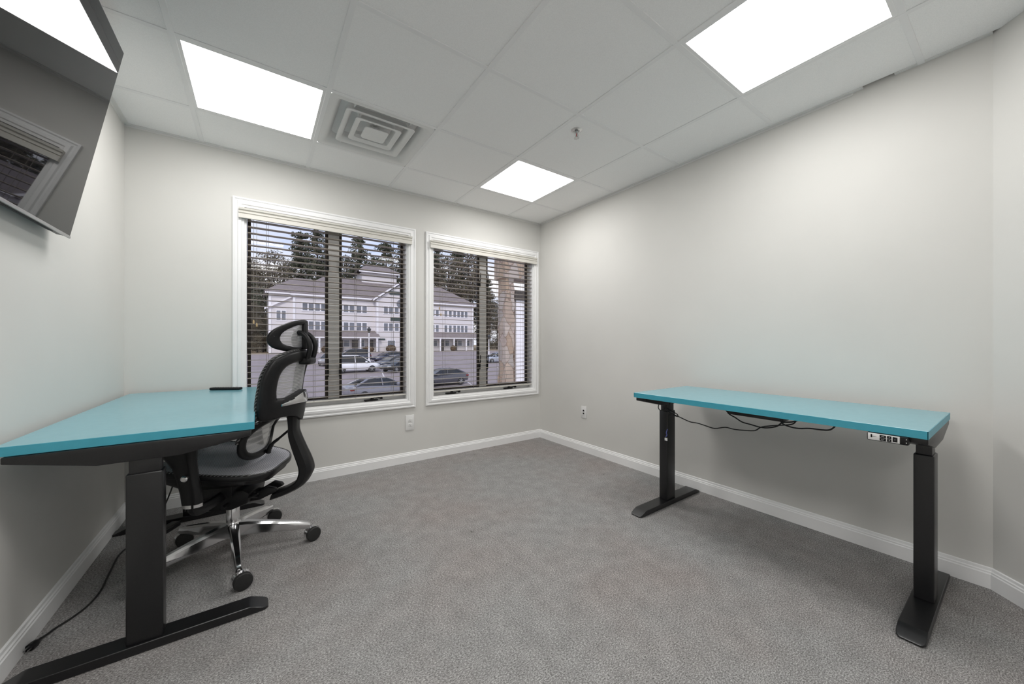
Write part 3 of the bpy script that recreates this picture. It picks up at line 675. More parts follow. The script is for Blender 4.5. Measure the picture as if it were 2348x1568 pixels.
# armrests
for s in (-1, 1):
    arm = MB(); X = s*.290
    rings = []
    for z_, ya, yb, hw in ((.385, -.026, .044, .024), (.43, -.022, .050, .024), (.49, -.012, .064, .024), (.54, -.006, .080, .025), (.575, -.004, .104, .026), (.600, -.006, .130, .028), (.612, -.008, .142, .030)):
        n = 14; rings.append([Vector((X+hw*math.copysign(abs(math.cos(a))**.7, math.cos(a)), (ya+yb)/2+(yb-ya)/2*math.copysign(abs(math.sin(a))**.7, math.sin(a)), z_)) for a in [2*PI*i/n for i in range(n)]])
    arm.loft(rings); ar = arm.obj('armrest', bplast_m, ch, smooth=50)
    n = 18; mb = MB(); mb.loft([[Vector((X+.0255*math.cos(a), .009+.037*math.sin(a), z_)) for a in [2*PI*i/n for i in range(n)]] for z_ in (.372, .386)]); mb.obj('chrome_ring', chrome_m, ar)
    mb = MB(); mb.box((X-.012, .03, .60), (X+.012, .07, .632)); mb.box((X-.042, -.10, .630), (X+.042, .16, .655), .012, 3); mb.obj('arm_pad', rubber_m, ar)
    MB().lathe([(.009, 0), (.013, .003), (.013, .012), (.009, .016)], 16, Mt((X+s*.024, .020, .500), (0, s*PI/2, 0))).obj('height_knob', chrome_m, ar)
    mb = MB(); mb.tube(cr_loop([(X, .01, .385), (X-s*.01, .01, .355), (X-s*.06, .005, .338), (X-s*.14, 0, .335), (X-s*.20, 0, .335)], 4, closed=False), .016, 10, sx=1.5); mb.obj('arm_bracket', bplast_m, ar)
# spine: a thick curved upright running from the mechanism to the back frame
R_ = [(-.320, .800), (-.318, .770), (-.306, .720), (-.296, .680), (-.292, .637), (-.296, .600), (-.322, .530), (-.348, .467), (-.361, .419), (-.356, .387), (-.322, .333), (-.250, .295), (-.178, .272)]
F_ = [(-.285, .800), (-.262, .765), (-.250, .720), (-.256, .680), (-.259, .637), (-.260, .585), (-.278, .515), (-.300, .450), (-.309, .415), (-.306, .384), (-.290, .353), (-.240, .322), (-.188, .305)]
Wd = [.045, .060, .062, .050, .044, .043, .044, .047, .050, .052, .054, .050, .046]
Rc = cr_loop([(a, b, 0) for a, b in R_], 4, False); Fc = cr_loop([(a, b, 0) for a, b in F_], 4, False); Wc = [v.x for v in cr_loop([(w_, 0, 0) for w_ in Wd], 4, False)]
rings = []
for r, f, w_ in zip(Rc, Fc, Wc):
    q = lambda x, t_: Vector((x*w_, r.x+(f.x-r.x)*t_, r.y+(f.y-r.y)*t_))
    rings.append([q(-1, .85), q(-1, .25), q(-.72, .0), q(-.25, -.10), q(0, -.04), q(.25, -.10), q(.72, .0), q(1, .25), q(1, .85), q(.85, 1), q(-.85, 1)])
MB().loft(rings).obj('spine', bplast_m, ch, smooth=40)
# upper back
def Sback(x, z): return Vector((x, -.200-.092*(1-(x/.226)**2)-(z-.74)*.13, z))
bo = [(-.205, .700), (-.226, .750), (-.228, .840), (-.221, .920), (-.185, .988), (-.10, 1.017), (0, 1.020), (.10, 1.017), (.185, .988), (.221, .920), (.226, .840), (.216, .750), (.190, .700), (.10, .700), (0, .700), (-.10, .700)]
bi = [(-.150, .796), (-.163, .812), (-.167, .860), (-.158, .915), (-.128, .950), (-.07, .964), (0, .965), (.07, .964), (.128, .950), (.158, .915), (.172, .860), (.170, .812), (.155, .796), (.07, .792), (0, .790), (-.07, .792)]
ring_plate(bo, bi, Sback, .034).obj('back_frame', bplast_m, ch, smooth=60)
panel([(x*1.06, .88+(z-.88)*1.08) for x, z in bi], Sback, .004 if nrm(Sback, 0, .9).y > 0 else -.004, rings=12).obj('back_mesh', mesh_m, ch, smooth=60)
fs = 1 if nrm(Sback, 0, .9).y > 0 else -1
L_ = cr_loop([(p[0]*.985, .86+(p[1]-.86)*.985, 0) for p in bo], 6)
mb = MB(); mb.tube([Sback(p.x, p.y)+nrm(Sback, p.x, p.y)*fs*.017 for p in L_], .0065, 8, closed=True); mb.obj('back_edge', braid_m, ch)
# chrome wedge on the rear of the joint
def Sj(x, z): return Sback(x, z)+Vector((0, -.024, 0))
mb = MB(); rings = []
for x, zl, zh, d in ((-.150, .757, .766, .000), (-.115, .757, .777, .004), (-.08, .758, .790, .008), (-.05, .758, .801, .012), (-.025, .757, .808, .015), (0, .756, .811, .016), (.025, .757, .808, .015), (.05, .758, .801, .012), (.08, .758, .790, .008), (.115, .757, .777, .004), (.150, .757, .766, .000)):
    y_ = Sback(x, .78).y
    rings.append([Vector((x, y_+.012, zl)), Vector((x, y_-.018-d, zl)), Vector((x, y_-.020-d*1.05, (zl+zh)/2)), Vector((x, y_-.018-d*.8, zh)), Vector((x, y_+.012, zh))])
mb.loft(rings); mb.obj('chrome_accent', chrome_m, ch, smooth=50)
mb = MB(); rings = []
for x, zl, zh, d in ((-.17, .70, .757, .0), (-.11, .70, .757, .004), (-.06, .69, .757, .010), (0, .66, .757, .014), (.06, .69, .757, .010), (.11, .70, .757, .004), (.17, .70, .757, .0)):
    y_ = Sback(x, .74).y; rings.append([Vector((x, y_+.010, zl)), Vector((x, y_-.012-d*.75, zl+.004)), Vector((x, y_-.018-d, zh-.01)), Vector((x, y_-.017-d, zh)), Vector((x, y_+.010, zh))])
mb.loft(rings)
rings = []
for x, zl, zh, d in ((-.14, .770, .785, .0), (-.09, .782, .800, .005), (-.04, .798, .814, .010), (0, .806, .820, .013), (.04, .798, .814, .010), (.09, .782, .800, .005), (.14, .770, .785, .0)):
    y_ = Sback(x, .78).y; rings.append([Vector((x, y_+.010, zl)), Vector((x, y_-.020-d, zl)), Vector((x, y_-.014-d, zh)), Vector((x, y_+.010, zh))])
mb.loft(rings); mb.obj('back_joint', bplast_m, ch, smooth=50)
# lumbar support
def Slum(x, z): return Vector((x, -.140+1.25*x*x-(z-.58)*.18-.40*max(z-.61, 0), z))
lo = [(.175*math.copysign(abs(math.cos(a))**.75, math.cos(a)), .590+.102*math.copysign(abs(math.sin(a))**.8, math.sin(a))) for a in [2*PI*i/16 for i in range(16)]]
li = [(x*.79, .592+(z-.590)*.72) for x, z in lo]
ring_plate(lo, li, Slum, .022).obj('lumbar_frame', bplast_m, ch, smooth=60)
panel([(x*1.05, .592+(z-.592)*1.05) for x, z in li], Slum, .003*fs, rings=10).obj('lumbar_mesh', lumb_m, ch, smooth=60)
L_ = cr_loop([(p[0], p[1]+.002, 0) for p in lo], 6); n = len(L_)
mb = MB(); mb.tube([Slum(p.x, p.y)+nrm(Slum, p.x, p.y)*fs*.006 for p in L_[:n//2+1]], .0075, 8); mb.obj('lumbar_edge', braid_m, ch)
mb = MB(); mb.tube(cr_loop([(.03, -.262, .622), (.03, -.235, .600), (.03, -.195, .565), (.03, -.165, .540), (.03, -.150, .515), (.03, -.145, .492)], 4, closed=False), [.006]*9+[.008]*4+[.011]*8, 8, sx=1.3); mb.obj('lumbar_link', bplast_m, ch)
# headrest
def Shead(x, z): return Vector((x, -.318+.100*(abs(x)/.15)**1.9-(z-1.09)*.10, z))
ho = [(-.155, 1.078), (-.140, 1.122), (-.095, 1.158), (-.05, 1.172), (0, 1.176), (.05, 1.172), (.095, 1.158), (.140, 1.122), (.155, 1.078), (.138, 1.036), (.09, 1.016), (.045, 1.012), (0, 1.012), (-.045, 1.012), (-.09, 1.016), (-.138, 1.036)]
hi_ = [(x*.76, 1.094+(z-1.094)*.70) for x, z in ho]
ring_plate(ho, hi_, Shead, .020).obj('headrest_frame', bplast_m, ch, smooth=60)
panel([(x*1.06, 1.092+(z-1.092)*1.06) for x, z in hi_], Shead, .003*fs, rings=10).obj('headrest_mesh', mesh_m, ch, smooth=60)
mb = MB(); mb.box((-.022, -.336, 1.025), (.022, -.316, 1.165), .006); mb.tube([(-.045, -.312, 1.108), (.045, -.312, 1.108)], .014, 12)
for s in (-1, 1):
    mb.tube(cr_loop([(s*.036, -.300, 1.112), (s*.040, -.325, 1.106), (s*.042, -.350, 1.080), (s*.042, -.362, 1.040), (s*.041, -.356, .995), (s*.038, -.345, .960)], 5, closed=False), [.0118]*26, 10, sx=1.15)
mb.box((-.052, -.366, .948), (.052, -.310, .985), .012, 3)
mb.obj('headrest_bracket', bplast_m, ch, smooth=60)

# ------------------------------------------------------------------ outside: car park rising gently to a white building in front of pines
def gz(y): return -4.08+.0497*y if y < 70 else -.60
mb = MB(); mb.add([(-70, 3.9, gz(3.9)), (130, 3.9, gz(3.9)), (130, 66.8, gz(66.8)), (-70, 66.8, gz(66.8)), (-70, 3.9, gz(3.9)-.3), (130, 3.9, gz(3.9)-.3), (130, 66.8, gz(66.8)-.3), (-70, 66.8, gz(66.8)-.3)], [(0, 1, 2, 3), (4, 7, 6, 5), (0, 4, 5, 1), (1, 5, 6, 2), (2, 6, 7, 3), (3, 7, 4, 0)])
struct('parking_ground', mb, asph_m)
mb = MB(); mb.box((-110, 67.0, gz(67)-.3), (190, 240, gz(67)+.02)); struct('lawn_ground', mb, lawn_m)
curb_m = mat('curb_stone', (.42, .37, .35), .9, noise=(3, .1, 4))
mb = MB(); mb.box((-70, 66.7, gz(67)-.3), (130, 67.0, gz(67)+.14)); struct('curb', mb, curb_m)
def gline(name, P, Q, wd=.12):
    a = Vector((*P, gz(P[1])+.012)); b = Vector((*Q, gz(Q[1])+.012)); d = (b-a).normalized(); n = Vector((d.y, -d.x, 0)).normalized()*wd/2
    mb = MB().add([a-n, b-n, b+n, a+n], [(0, 1, 2, 3)]); o = mb.obj(name, line_m); o['kind'] = 'structure'; return o
for i, (P, Q) in enumerate((((10.9, 40.6), (8.0, 27.6)), ((18.5, 40.5), (15.2, 28.0)), ((3.6, 40.6), (1.2, 28.0)), ((13.8, 44.5), (14.2, 50.5)), ((25, 40), (22.5, 28)))): gline('parking_line', P, Q)

# --- the white clapboard building
bld = thing('office_building', 'long white three storey clapboard building with grey roof beyond the car park', 'building', (20, 70, -.6))
Z0, ZE = -.62, 9.05; X0, XW, XG0, XG1, X1 = 1.3, 4.7, 17.6, 26.2, 38.2
mb = MB(); mb.box((X0, 70.6, Z0), (XW, 84, ZE+.1)); mb.box((XW-.1, 70, Z0), (X1, 84, ZE)); mb.prism([(XG0, Z0), (XG1, Z0), (XG1, 9.0), ((XG0+XG1)/2, 12.0), (XG0, 9.0)], 69.0, 76, 1)
mb.obj('wall', siding_m, bld, True, smooth=0)
def roofpoly(mb, P, th=.12):
    P = [Vector(p) for p in P]; n = (P[1]-P[0]).cross(P[2]-P[0]).normalized()*th; m_ = len(P)
    mb.add(P+[p+n for p in P], [tuple(range(m_))[::-1], tuple(range(m_, 2*m_))]+[(i, (i+1) % m_, m_+(i+1) % m_, m_+i) for i in range(m_)])
mb = MB(); e = 9.12
roofpoly(mb, [(4.2, 69.5, e), (38.7, 69.5, e), (33.5, 77, 13.4), (10.0, 77, 13.4)])
roofpoly(mb, [(38.7, 69.5, e), (38.7, 84.5, e), (33.5, 77, 13.4)])
roofpoly(mb, [(38.7, 84.5, e), (4.2, 84.5, e), (10.0, 77, 13.4), (33.5, 77, 13.4)])
roofpoly(mb, [(.7, 70.0, 9.25), (10.3, 70.0, 9.25), (8.0, 76.5, 12.6), (5.2, 76.5, 12.6)]); roofpoly(mb, [(.7, 84, 9.25), (.7, 70.0, 9.25), (5.2, 76.5, 12.6)])
gm = (XG0+XG1)/2
roofpoly(mb, [(gm, 68.6, 12.35), (gm, 77.5, 12.35), (XG0-.7, 77.5, 8.75), (XG0-.7, 68.6, 8.75)]); roofpoly(mb, [(XG1+.7, 68.6, 8.75), (XG1+.7, 77.5, 8.75), (gm, 77.5, 12.35), (gm, 68.6, 12.35)])
mb.obj('roof', roof_m, bld, True, smooth=0)
mb = MB(); mb.box((.8, 69.9, 8.98), (4.3, 70.2, 9.22)); mb.box((4.2, 69.4, 8.85), (XG0-.3, 69.7, 9.12)); mb.box((XG1+.3, 69.4, 8.85), (38.7, 69.7, 9.12))
for s, xx in ((-1, XG0-.7), (1, XG1+.7)):
    mb.prism([(xx, 8.62), (gm, 12.22), (gm, 12.55), (xx, 8.95)] if s < 0 else [(gm, 12.22), (xx, 8.62), (xx, 8.95), (gm, 12.55)], 68.5, 68.8, 1)
for x in (X0, XW-.1, XG0, XG1-.3, X1-.3): mb.box((x-.03, (68.95 if x in (XG0, XG1-.3) else 70.5 if x == X0 else 69.9), Z0), (x+.33, 70.7, 8.9))
mb.prism([(.7, 6.35), (4.5, 8.55), (4.5, 8.85), (.7, 6.65)], 70.2, 70.6, 1)
mb.obj('fascia', btrim_m, bld, True, smooth=0)
# awning roofs over the ground floor, with posts
mb = MB(); roofpoly(mb, [(4.6, 67.9, 2.05), (XG0+.3, 67.9, 2.05), (XG0+.3, 70.0, 3.1), (4.6, 70.0, 3.1)]); mb.obj('awning_roof', roof_m, bld, True, smooth=0); mb = MB(); roofpoly(mb, [(XG1-.3, 67.9, 2.05), (38.3, 67.9, 2.05), (38.3, 70.0, 3.1), (XG1-.3, 70.0, 3.1)]); mb.obj('awning_roof', roof_m, bld, True, smooth=0)
MB().box((4.6, 67.8, 1.82), (XG0+.3, 68.0, 2.1)).obj('awning_fascia', btrim_m, bld, True, smooth=0); MB().box((XG1-.3, 67.8, 1.82), (38.3, 68.0, 2.1)).obj('awning_fascia', btrim_m, bld, True, smooth=0)
for x in (5.0, 8.2, 11.4, 14.6, 17.4, 26.6, 29.6, 32.6, 35.4, 38.0): MB().box((x-.13, 67.85, Z0), (x+.13, 68.1, 1.85)).obj('awning_post', btrim_m, bld, True, smooth=0)
def bwin(x0, n, z0, z1, y=70.0, wd=.62, gap=.26):
    W_ = n*wd+(n-1)*gap+.24; f = MB(); f.box((x0-.12, y-.07, z0-.14), (x0-.12+W_, y+.02, z1+.14)); fo = f.obj('window', btrim_m, bld, True, smooth=0)
    g = MB()
    for i in range(n): g.box((x0+i*(wd+gap), y-.085, z0), (x0+i*(wd+gap)+wd, y-.06, z1))
    g.obj('pane', bglass_m, fo, True, smooth=0)
bwin(2.35, 2, 4.75, 6.25, 70.6, .52, .20)
for zz0, zz1 in ((6.45, 7.75), (3.25, 4.62)):
    bwin(5.95, 2, zz0, zz1, wd=.70, gap=.20); bwin(7.80, 2, zz0, zz1, wd=.70, gap=.20); bwin(10.3, 2, zz0, zz1, wd=.74, gap=.22); bwin(12.25, 2, zz0, zz1, wd=.74, gap=.22); bwin(14.4, 2, zz0, zz1, wd=.74, gap=.22)
    bwin(18.9, 2, zz0, zz1, 69.0, .70, .22); bwin(20.9, 2, zz0, zz1, 69.0, .70, .22); bwin(23.0, 2, zz0, zz1, 69.0, .70, .22)
    bwin(28.6, 2, zz0, zz1, wd=.6, gap=.3); bwin(31.4, 2, zz0, zz1, wd=.6, gap=.4); bwin(33.4, 2, zz0, zz1, wd=.6, gap=.3); bwin(35.2, 2, zz0, zz1, wd=.6, gap=.3)
def bdoor(x0, x1, y=69.95): MB().box((x0, y-.08, Z0+.05), (x1, y+.1, 1.5)).obj('entrance_door', door_m, bld, True, smooth=0)
for x in (11.2, 13.6, 16.3, 27.8, 30.3, 33.3): bdoor(x, x+.95)
for x in (5.6, 7.8, 9.6, 12.3, 14.8, 28.9, 31.6, 34.5, 36.3): bwin(x, 1, .35, 1.45, wd=.85)
bwin(19.6, 1, -.1, 1.4, 69.0, 1.3); bwin(22.3, 1, -.1, 1.4, 69.0, 1.6)
for x0, x1, z0, z1 in ((19.9, 23.9, 10.05, 10.65), (20.1, 23.7, 5.15, 5.72), (18.0, 19.1, 1.55, 1.78)): MB().box((x0, 68.84, z0), (x1, 68.93, z1)).obj('sign_board', sign_m, bld, True, smooth=0)
mb = MB(); mb.lathe([(.0, 0), (.85, 0), (.85, .06)], 24, Mt((22.1, 68.95, 8.35), (PI/2, 0, 0))); mb.obj('arched_window', bglass_m, bld, True)
# cupola above the ridge
cu = MB(); cu.box((16.6, 76, 12.6), (23.4, 81.5, 15.0)); cu.obj('cupola_wall', siding_m, bld, True, smooth=0)
mb = MB(); P4 = [(15.8, 75.2, 15.15), (24.3, 75.2, 15.15), (24.3, 82.3, 15.15), (15.8, 82.3, 15.15)]; pk = [(18.2, 78.7, 16.9), (21.9, 78.7, 16.9)]
roofpoly(mb, [P4[0], P4[1], pk[1], pk[0]]); roofpoly(mb, [P4[1], P4[2], pk[1]]); roofpoly(mb, [P4[2], P4[3], pk[0], pk[1]]); roofpoly(mb, [P4[3], P4[0], pk[0]])
mb.obj('cupola_roof', roof_m, bld, True, smooth=0)
MB().box((15.9, 75.15, 14.9), (24.2, 75.35, 15.18)).obj('cupola_fascia', btrim_m, bld, True, smooth=0)
mb = MB(); mb.lathe([(.45, 0), (.3, .35), (.12, .5), (.12, 1.2), (.3, 1.25), (.05, 1.5)], 10, Mt((12.0, 77, 13.4))); mb.obj('roof_vent', btrim_m, bld, True)

# --- trees
def tufts(mb, c, rad, n, size, rnd, flat=.5):
    for _ in range(n):
        while True:
            p = Vector((rnd.uniform(-1, 1), rnd.uniform(-1, 1), rnd.uniform(-1, 1)))
            if p.length < 1: break
        p = Vector((p.x*rad[0], p.y*rad[1], p.z*rad[2]))+Vector(c)
        a = Vector((rnd.gauss(0, 1), rnd.gauss(0, 1), rnd.gauss(0, flat))).normalized()*size*rnd.uniform(.6, 1.3); b = a.cross(Vector((rnd.gauss(0, 1), rnd.gauss(0, 1), rnd.gauss(0, 1)))).normalized()*size*rnd.uniform(.35, .8)
        mb.add([p-a, p-b, p+a, p+b], [(0, 1, 2, 3)])
def make_tree(kind, seed):
    rnd = random.Random(seed); Hh = 20.0; t_ = bpy.data.objects.new('pine_tree' if kind != 'bush' else 'bushy_tree', None); COL.objects.link(t_)
    tk = MB(); lean = rnd.uniform(-.5, .5)
    tk.tube([(0, 0, -.5), (lean*.2, 0, Hh*.4), (lean*.6, 0, Hh*.75), (lean, 0, Hh*.98)], [.34, .26, .15, .03], 8)
    fo = MB()
    if kind == 'pine':
        z = Hh*rnd.uniform(.22, .3)
        while z < Hh*.97:
            f = (z/Hh); R = (1-f)**.6*3.9*rnd.uniform(.45, 1.25)+.5; nb = rnd.randint(3, 5); a0 = rnd.uniform(0, 6)
            for k in range(nb):
                a = a0+k*2*PI/nb+rnd.uniform(-.35, .35); r = R*rnd.uniform(.55, 1.1); d = Vector((math.cos(a), math.sin(a), 0)); up = rnd.uniform(.05, .30)
                b0 = Vector((lean*f, 0, z)); tip = b0+d*r+Vector((0, 0, r*up)); tk.tube([b0, b0.lerp(tip, .5)-Vector((0, 0, .1*r)), tip], [.07, .05, .02], 5)
                for q in (.45, .7, .95): tufts(fo, b0.lerp(tip, q)+Vector((0, 0, .15)), (r*.24+.3, r*.24+.3, .35+.10*r), int(24+r*12), .17, rnd, .6)
            z += rnd.uniform(.75, 1.25)
        tufts(fo, (lean, 0, Hh*.97), (.5, .5, 1.0), 30, .28, rnd)
    else:
        for k in range(46):
            a = rnd.uniform(0, 2*PI); f = rnd.uniform(.03, .95); R = math.sin(min(f, .97)*PI)**.6*4.6*rnd.uniform(.3, 1); c_ = Vector((math.cos(a)*R, math.sin(a)*R, f*Hh))
            tk.tube([(0, 0, f*Hh*.6), tuple(c_)], [.10, .03], 5); tufts(fo, c_, (1.7, 1.7, 1.3), 170, .17, rnd, .9)
    tk.obj('trunk', bark_m, t_); fo.obj('crown', pine_m if kind == 'pine' else leaf_m, t_, smooth=0)
    return t_
protos = {('pine', i): make_tree('pine', 11+i) for i in range(4)}; protos.update({('bush', i): make_tree('bush', 31+i) for i in range(3)})
used = set()
FX, FY = math.sin(math.radians(35.27)), math.cos(math.radians(35.27))
def tree(u, vtop, y, kind, var, label, sx=1.0):
    r = (FX*832.8+FY*(u-1182.5)), (FY*832.8-FX*(u-1182.5)); x = y*r[0]/r[1]; D = FX*x+FY*y; ztop = 1.06+(785.2-vtop)/832.8*D; h = ztop-gz(y)
    key = (kind, var); o = protos[key] if key not in used else copy_tree(protos[key]); used.add(key)
    o.location = (x, y, gz(y)); s = h/20.0; o.scale = (s*sx, s*sx, s); o.rotation_euler = (0, 0, random.uniform(0, 6)); o['label'] = label; o['category'] = 'tree'
    o['group'] = 'trees behind the white building'
T = [(690, 533, 92, 'pine', 0, 'tall pine standing above the left end of the grey roof'),
 (728, 528, 88, 'pine', 1, 'tall pine just left of the central post of the left window'),
 (822, 543, 90, 'pine', 2, 'tall broad pine just right of the central post of the left window'),
 (888, 556, 93, 'pine', 3, 'tall pine rising behind the cupola of the white building'),
 (858, 590, 86, 'pine', 1, 'shorter pine between the two tall pines left of the cupola'),
 (792, 580, 100, 'bush', 0, 'dense tree low behind the middle of the grey roof'),
 (618, 572, 86, 'bush', 1, 'round crowned brown tree left of the white building'),
 (585, 592, 94, 'bush', 2, 'dense brown tree at the left edge of the left window'),
 (655, 590, 100, 'bush', 0, 'dense dark tree behind the left corner of the white building'),
 (570, 640, 84, 'pine', 3, 'lower dark pine at the edge of the woods on the far left'),
 (603, 660, 82, 'pine', 0, 'dark pine at the woods edge close to the left end of the building'),
 (560, 600, 104, 'bush', 1, 'brown tree behind the woods edge at far left'),
 (925, 560, 92, 'pine', 0, 'tall pine hidden partly by the wall between the windows'),
 (960, 565, 95, 'pine', 2, 'tall pine hidden mostly by the wall between the windows'),
 (1003, 566, 92, 'pine', 1, 'tall pine at the left side of the corner window'),
 (1028, 585, 88, 'bush', 2, 'brown bushy tree left of centre in the corner window'),
 (1050, 568, 96, 'pine', 3, 'tall pine over the hipped end of the grey roof'),
 (1078, 575, 90, 'bush', 0, 'brown bushy tree over the right end of the building roof'),
 (1098, 600, 94, 'pine', 2, 'pine half hidden by the central post of the corner window'),
 (1122, 668, 90, 'bush', 1, 'low tree left of the stone pillar in the corner window'),
 (1140, 700, 82, 'bush', 2, 'lowest tree beside the stone pillar in the corner window'),
 (1118, 640, 98, 'pine', 0, 'small pine right of the central post of the corner window'),
 (1108, 720, 78, 'bush', 0, 'dark shrubby tree behind the right hand lamp post'),
 (1030, 640, 100, 'bush', 1, 'dark tree filling the gap behind the right part of the roof'),
 (590, 700, 80, 'bush', 0, 'low brown brush at the edge of the woods beside the building'),
 (572, 690, 78, 'bush', 2, 'low brown brush at the far left edge of the left window'),
 (610, 720, 88, 'bush', 1, 'low dark brush tucked behind the left end of the building'),
 (745, 600, 98, 'bush', 2, 'dense tree behind the roof near the central post of the left window')]
for i, a in enumerate(T): tree(*a)
# shrubs in the planting strip
def shrub(x, y, r, h, label, first=[None]):
    if first[0] is None:
        mb = MB(); rnd = random.Random(5); tufts(mb, (0, 0, .5), (1, 1, .5), 700, .12, rnd, 1.0); mb.lathe([(.1, 0), (.75, .15), (.85, .5), (.6, .85), (.05, .95)], 14); o = mb.obj('shrub', shrub_m, smooth=0); first[0] = o
    else: o = first[0].copy(); COL.objects.link(o)
    o.location = (x, y, gz(y)); o.scale = (r, r, h); tag(o, label, 'shrub', 'shrubs along the front of the white building')
shrub(15.9, 67.9, 1.0, 1.1, 'round brown shrub right of the nearer lamp post'); shrub(20.0, 68.3, .9, 1.3, 'brown shrub below the gabled front'); shrub(9.3, 67.7, .9, 1.3, 'brown shrub left of the parked cars'); shrub(32.4, 67.9, .6, 1.2, 'small brown shrub before the right part of the building')

# --- lamp posts and the near pillar
def lamp(x, y, h, label):
    o = thing('street_lamp', label, 'lamp post', (x, y, gz(y)), 0, 'white lamp posts in the car park')
    MB().lathe([(.20, 0), (.20, .3), (.13, .45), (.10, .6), (.075, h-.9), (.10, h-.85), (.10, h-.8)], 14).obj('pole', btrim_m, o)
    l = MB().lathe([(.08, h-.8), (.14, h-.75), (.24, h-.35), (.28, h-.30), (.12, h-.1), (.03, h)], 8).obj('lantern', mat('lantern_iron', (.05, .05, .05), .5, noise=(9, .1, 1)), o)
    MB().lathe([(.10, h-.72), (.19, h-.36)], 8, caps=False).obj('lantern_glass', mat('lantern_glass', (.65, .65, .65), .3, noise=(9, .05, 1)), l)
lamp(11.75, 49.8, 4.7, 'white lamp post with black lantern behind the white car'); lamp(31.0, 51.5, 3.9, 'white lamp post seen beside the central post of the corner window')
pil = thing('stone_pillar', 'rough stone pillar beside a white column right of the corner window view', 'pillar', (7.35, 11, gz(11)))
mb = MB(); rnd = random.Random(3); rings = []
for i in range(27):
    z_ = i*.27; rings.append([Vector((sx*(.185+rnd.uniform(-.03, .03)), sy*(.25+rnd.uniform(-.03, .03)), z_)) for sx, sy in ((-1, -1), (0, -1.05), (1, -1), (1.05, 0), (1, 1), (0, 1), (-1, 1), (-1.05, 0))])
mb.loft(rings); mb.obj('shaft', stone_m, pil, smooth=0)
mb = MB(); mb.box((-.28, -.36, 6.9), (2.2, .36, 7.8)); mb.obj('stone_arch', stone_m, pil)
wc = thing('white_column', 'square white column standing right of the stone pillar outside the corner window', 'column', (8.00, 11.1, gz(11)))
MB().box((-.27, -.2, 0), (.27, .2, 6.15)).obj('shaft', btrim_m, wc); MB().box((-.36, -.27, 6.15), (.36, .27, 6.5)).obj('capital', brown_m, wc); MB().box((-.36, -.1, 0), (-.27, .1, 6.15)).obj('corner_board', mat('brown_board', (.10, .055, .03), .7, noise=(4, .2, 3)), wc)

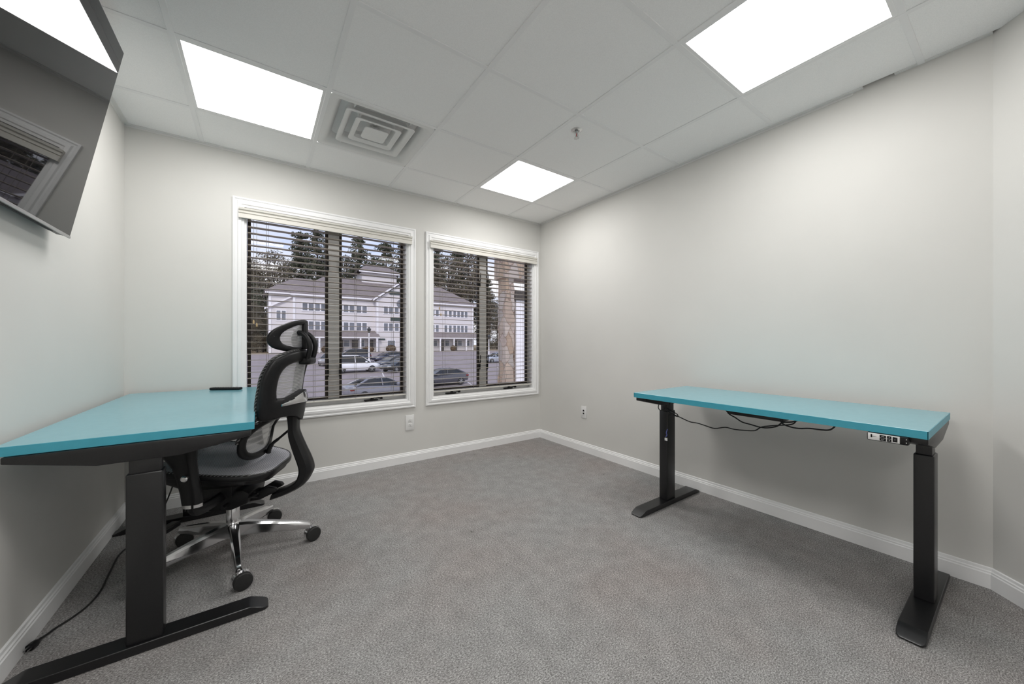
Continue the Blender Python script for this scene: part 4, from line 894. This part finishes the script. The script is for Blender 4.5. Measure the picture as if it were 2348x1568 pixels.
# --- cars
tire_m = rubber_m; wh_m = mat('alloy_wheel', (.45, .45, .46), .35, metal=.7, noise=(8, .05, 1)); cg_m = mat('car_glass', (.02, .022, .026), .05, noise=(3, .2, 1)); tl_m = mat('tail_light', (.20, .025, .02), .25, noise=(6, .1, 1)); hl_m = mat('head_light', (.60, .60, .62), .15, noise=(6, .1, 1))
def car(label, x, y, rz, paint, suv, cat='car', name='parked_car', L=4.7):
    """local +X is the front of the car"""
    r = thing(name, label, cat, (x, y, gz(y)), rz); r.rotation_euler = (0, 0, rz); k = L/4.7; h = 1.0
    m_ = mat('paint_'+name+str(len(MATS)), paint, .25, coat=.6, noise=(2, .03, 1))
    # body shell: (x, bottom, shoulder, half width)
    if suv: S_ = [(-2.33, .50, .95, .70), (-2.25, .35, 1.05, .84), (-1.7, .28, 1.08, .93), (0, .25, 1.04, .95), (1.0, .26, 1.02, .94), (1.6, .28, .97, .90), (2.1, .32, .86, .80), (2.32, .45, .70, .62)]
    else: S_ = [(-2.35, .48, .88, .66), (-2.25, .32, 1.00, .80), (-1.7, .24, 1.01, .90), (0, .20, .93, .92), (1.0, .21, .90, .91), (1.6, .24, .84, .88), (2.1, .28, .72, .78), (2.36, .40, .58, .60)]
    b = MB(); rings = []
    for X, z0, z1, hw in S_:
        X *= k; rings.append([Vector((X, s*hw*f, z0+(z1-z0)*g)) for s, f, g in ((-1, .88, 0), (1, .88, 0), (1, 1, .22), (1, 1, .62), (1, .93, .92), (1, .78, 1), (-1, .78, 1), (-1, .93, .92), (-1, 1, .62), (-1, 1, .22))])
    b.loft(rings); b.obj('body', m_, r, smooth=50)
    top = 1.76 if suv else 1.44; sh = 1.04 if suv else .93
    C_ = [(-2.2, sh+.0, .70), (-1.95, top-.12, .62), (-1.2, top, .66), (.1, top, .66), (.55, top-.14, .64), (1.35, sh-.03, .72)] if suv else [(-1.95, sh+.05, .66), (-1.1, top-.06, .58), (-.5, top, .60), (.1, top-.01, .60), (.45, top-.12, .60), (1.3, sh-.04, .70)]
    g = MB(); rings = []
    for X, zt_, hw in C_:
        X *= k; zt_ = max(zt_, sh-.02); rings.append([Vector((X, -.80, sh-.06)), Vector((X, .80, sh-.06)), Vector((X, hw+.04*(zt_ < top-.05), zt_)), Vector((X, -hw-.04*(zt_ < top-.05), zt_))])
    g.loft(rings); cab = g.obj('windows', cg_m, r, smooth=50)
    rf = MB(); rings = []
    for X, zt_, hw in C_[1:-1]:
        X *= k; rings.append([Vector((X, -hw-.015, zt_-.05)), Vector((X, -hw-.005, zt_+.012)), Vector((X, 0, zt_+.05)), Vector((X, hw+.005, zt_+.012)), Vector((X, hw+.015, zt_-.05))])
    rf.loft(rings)
    for s in (-1, 1):
        for (xa, za, wa), (xb, zb, wb), rr in ((C_[-1], C_[-2], .035), (C_[0], C_[1], .07), ((-.15, sh, .80), (-.2, top, .64), .04)):
            rf.tube([(xa*k, s*(.80 if za < sh+.1 else wa), max(za, sh-.03)), (xb*k, s*(wb+.01), zb)], rr, 6)
    rf.obj('roof', m_, r, smooth=50)
    for X in (-1.42*k, 1.42*k):
        for s in (-1, 1):
            wr = .36 if suv else .33; wl = MB().lathe([(.05, -.11), (wr-.04, -.11), (wr, -.07), (wr, .07), (wr-.04, .11), (.05, .11)], 22, Mt((X, s*.82, wr), (PI/2, 0, 0))).obj('wheel', tire_m, r)
            hb = MB(); hb.lathe([(.04, 0), (.05, .02)], 10, Mt((X, s*.935, wr), (-s*PI/2, 0, 0)))
            for i in range(7): hb.box((-.02, -.004, .03), (.02, .012, wr-.10), M=Mt((X, s*.935, wr)) @ Matrix.Rotation(i*2*PI/7, 4, 'Y'))
            hb.obj('hubcap', wh_m, wl)
    for s in (-1, 1):
        MB().box((-2.29*k, s*.55, sh-.22), (-2.02*k, s*.86, sh-.08), .04).obj('tail_light', tl_m, r); MB().box((1.95*k, s*.42, sh-.36), (2.24*k, s*.80, sh-.22), .04).obj('head_light', hl_m, r)
        MB().box((.75*k, s*.90, sh-.02), (.95*k, s*1.08, sh+.14), .04).obj('mirror', m_, r)
    return r
def at(u, y):
    a = FX*832.8+FY*(u-1182.5); b_ = FY*832.8-FX*(u-1182.5); return y*a/b_
car('silver grey sedan parked nearest, low behind the left window with its red tail light showing', at(872, 26.2), 26.2, math.radians(8), (.20, .20, .23), False)
car('white sport utility vehicle parked broadside beyond the grey sedan in the left window', at(815, 41.0), 41.0, math.radians(0), (.80, .80, .82), True, 'suv', 'parked_suv', 4.8)
car('dark slate sport utility vehicle parked behind the white one', at(806, 51), 51.0, math.radians(182), (.05, .055, .075), True, 'suv', 'parked_suv', 4.7)
car('dark blue car, farthest of three parked nose out at the left window right edge', at(893, 50.5), 50.5, math.radians(196), (.03, .035, .07), False)
car('blue grey car, middle of three parked nose out at the left window right edge', at(905, 44.0), 44.0, math.radians(200), (.07, .08, .11), False)
car('black car, nearest of three parked nose out at the left window right edge', at(920, 40.0), 40.0, math.radians(203), (.012, .012, .013), False)
car('dark grey sedan low in the left half of the corner window', at(1012, 29.5), 29.5, math.radians(186), (.07, .07, .085), False)
car('light silver car beside the stone pillar in the corner window', at(1140, 45), 45, math.radians(180), (.42, .45, .52), False)
car('silver car half hidden behind the central post of the left window', at(757, 49), 49, math.radians(250), (.30, .28, .28), False)
# the outer face of our own building beside the windows
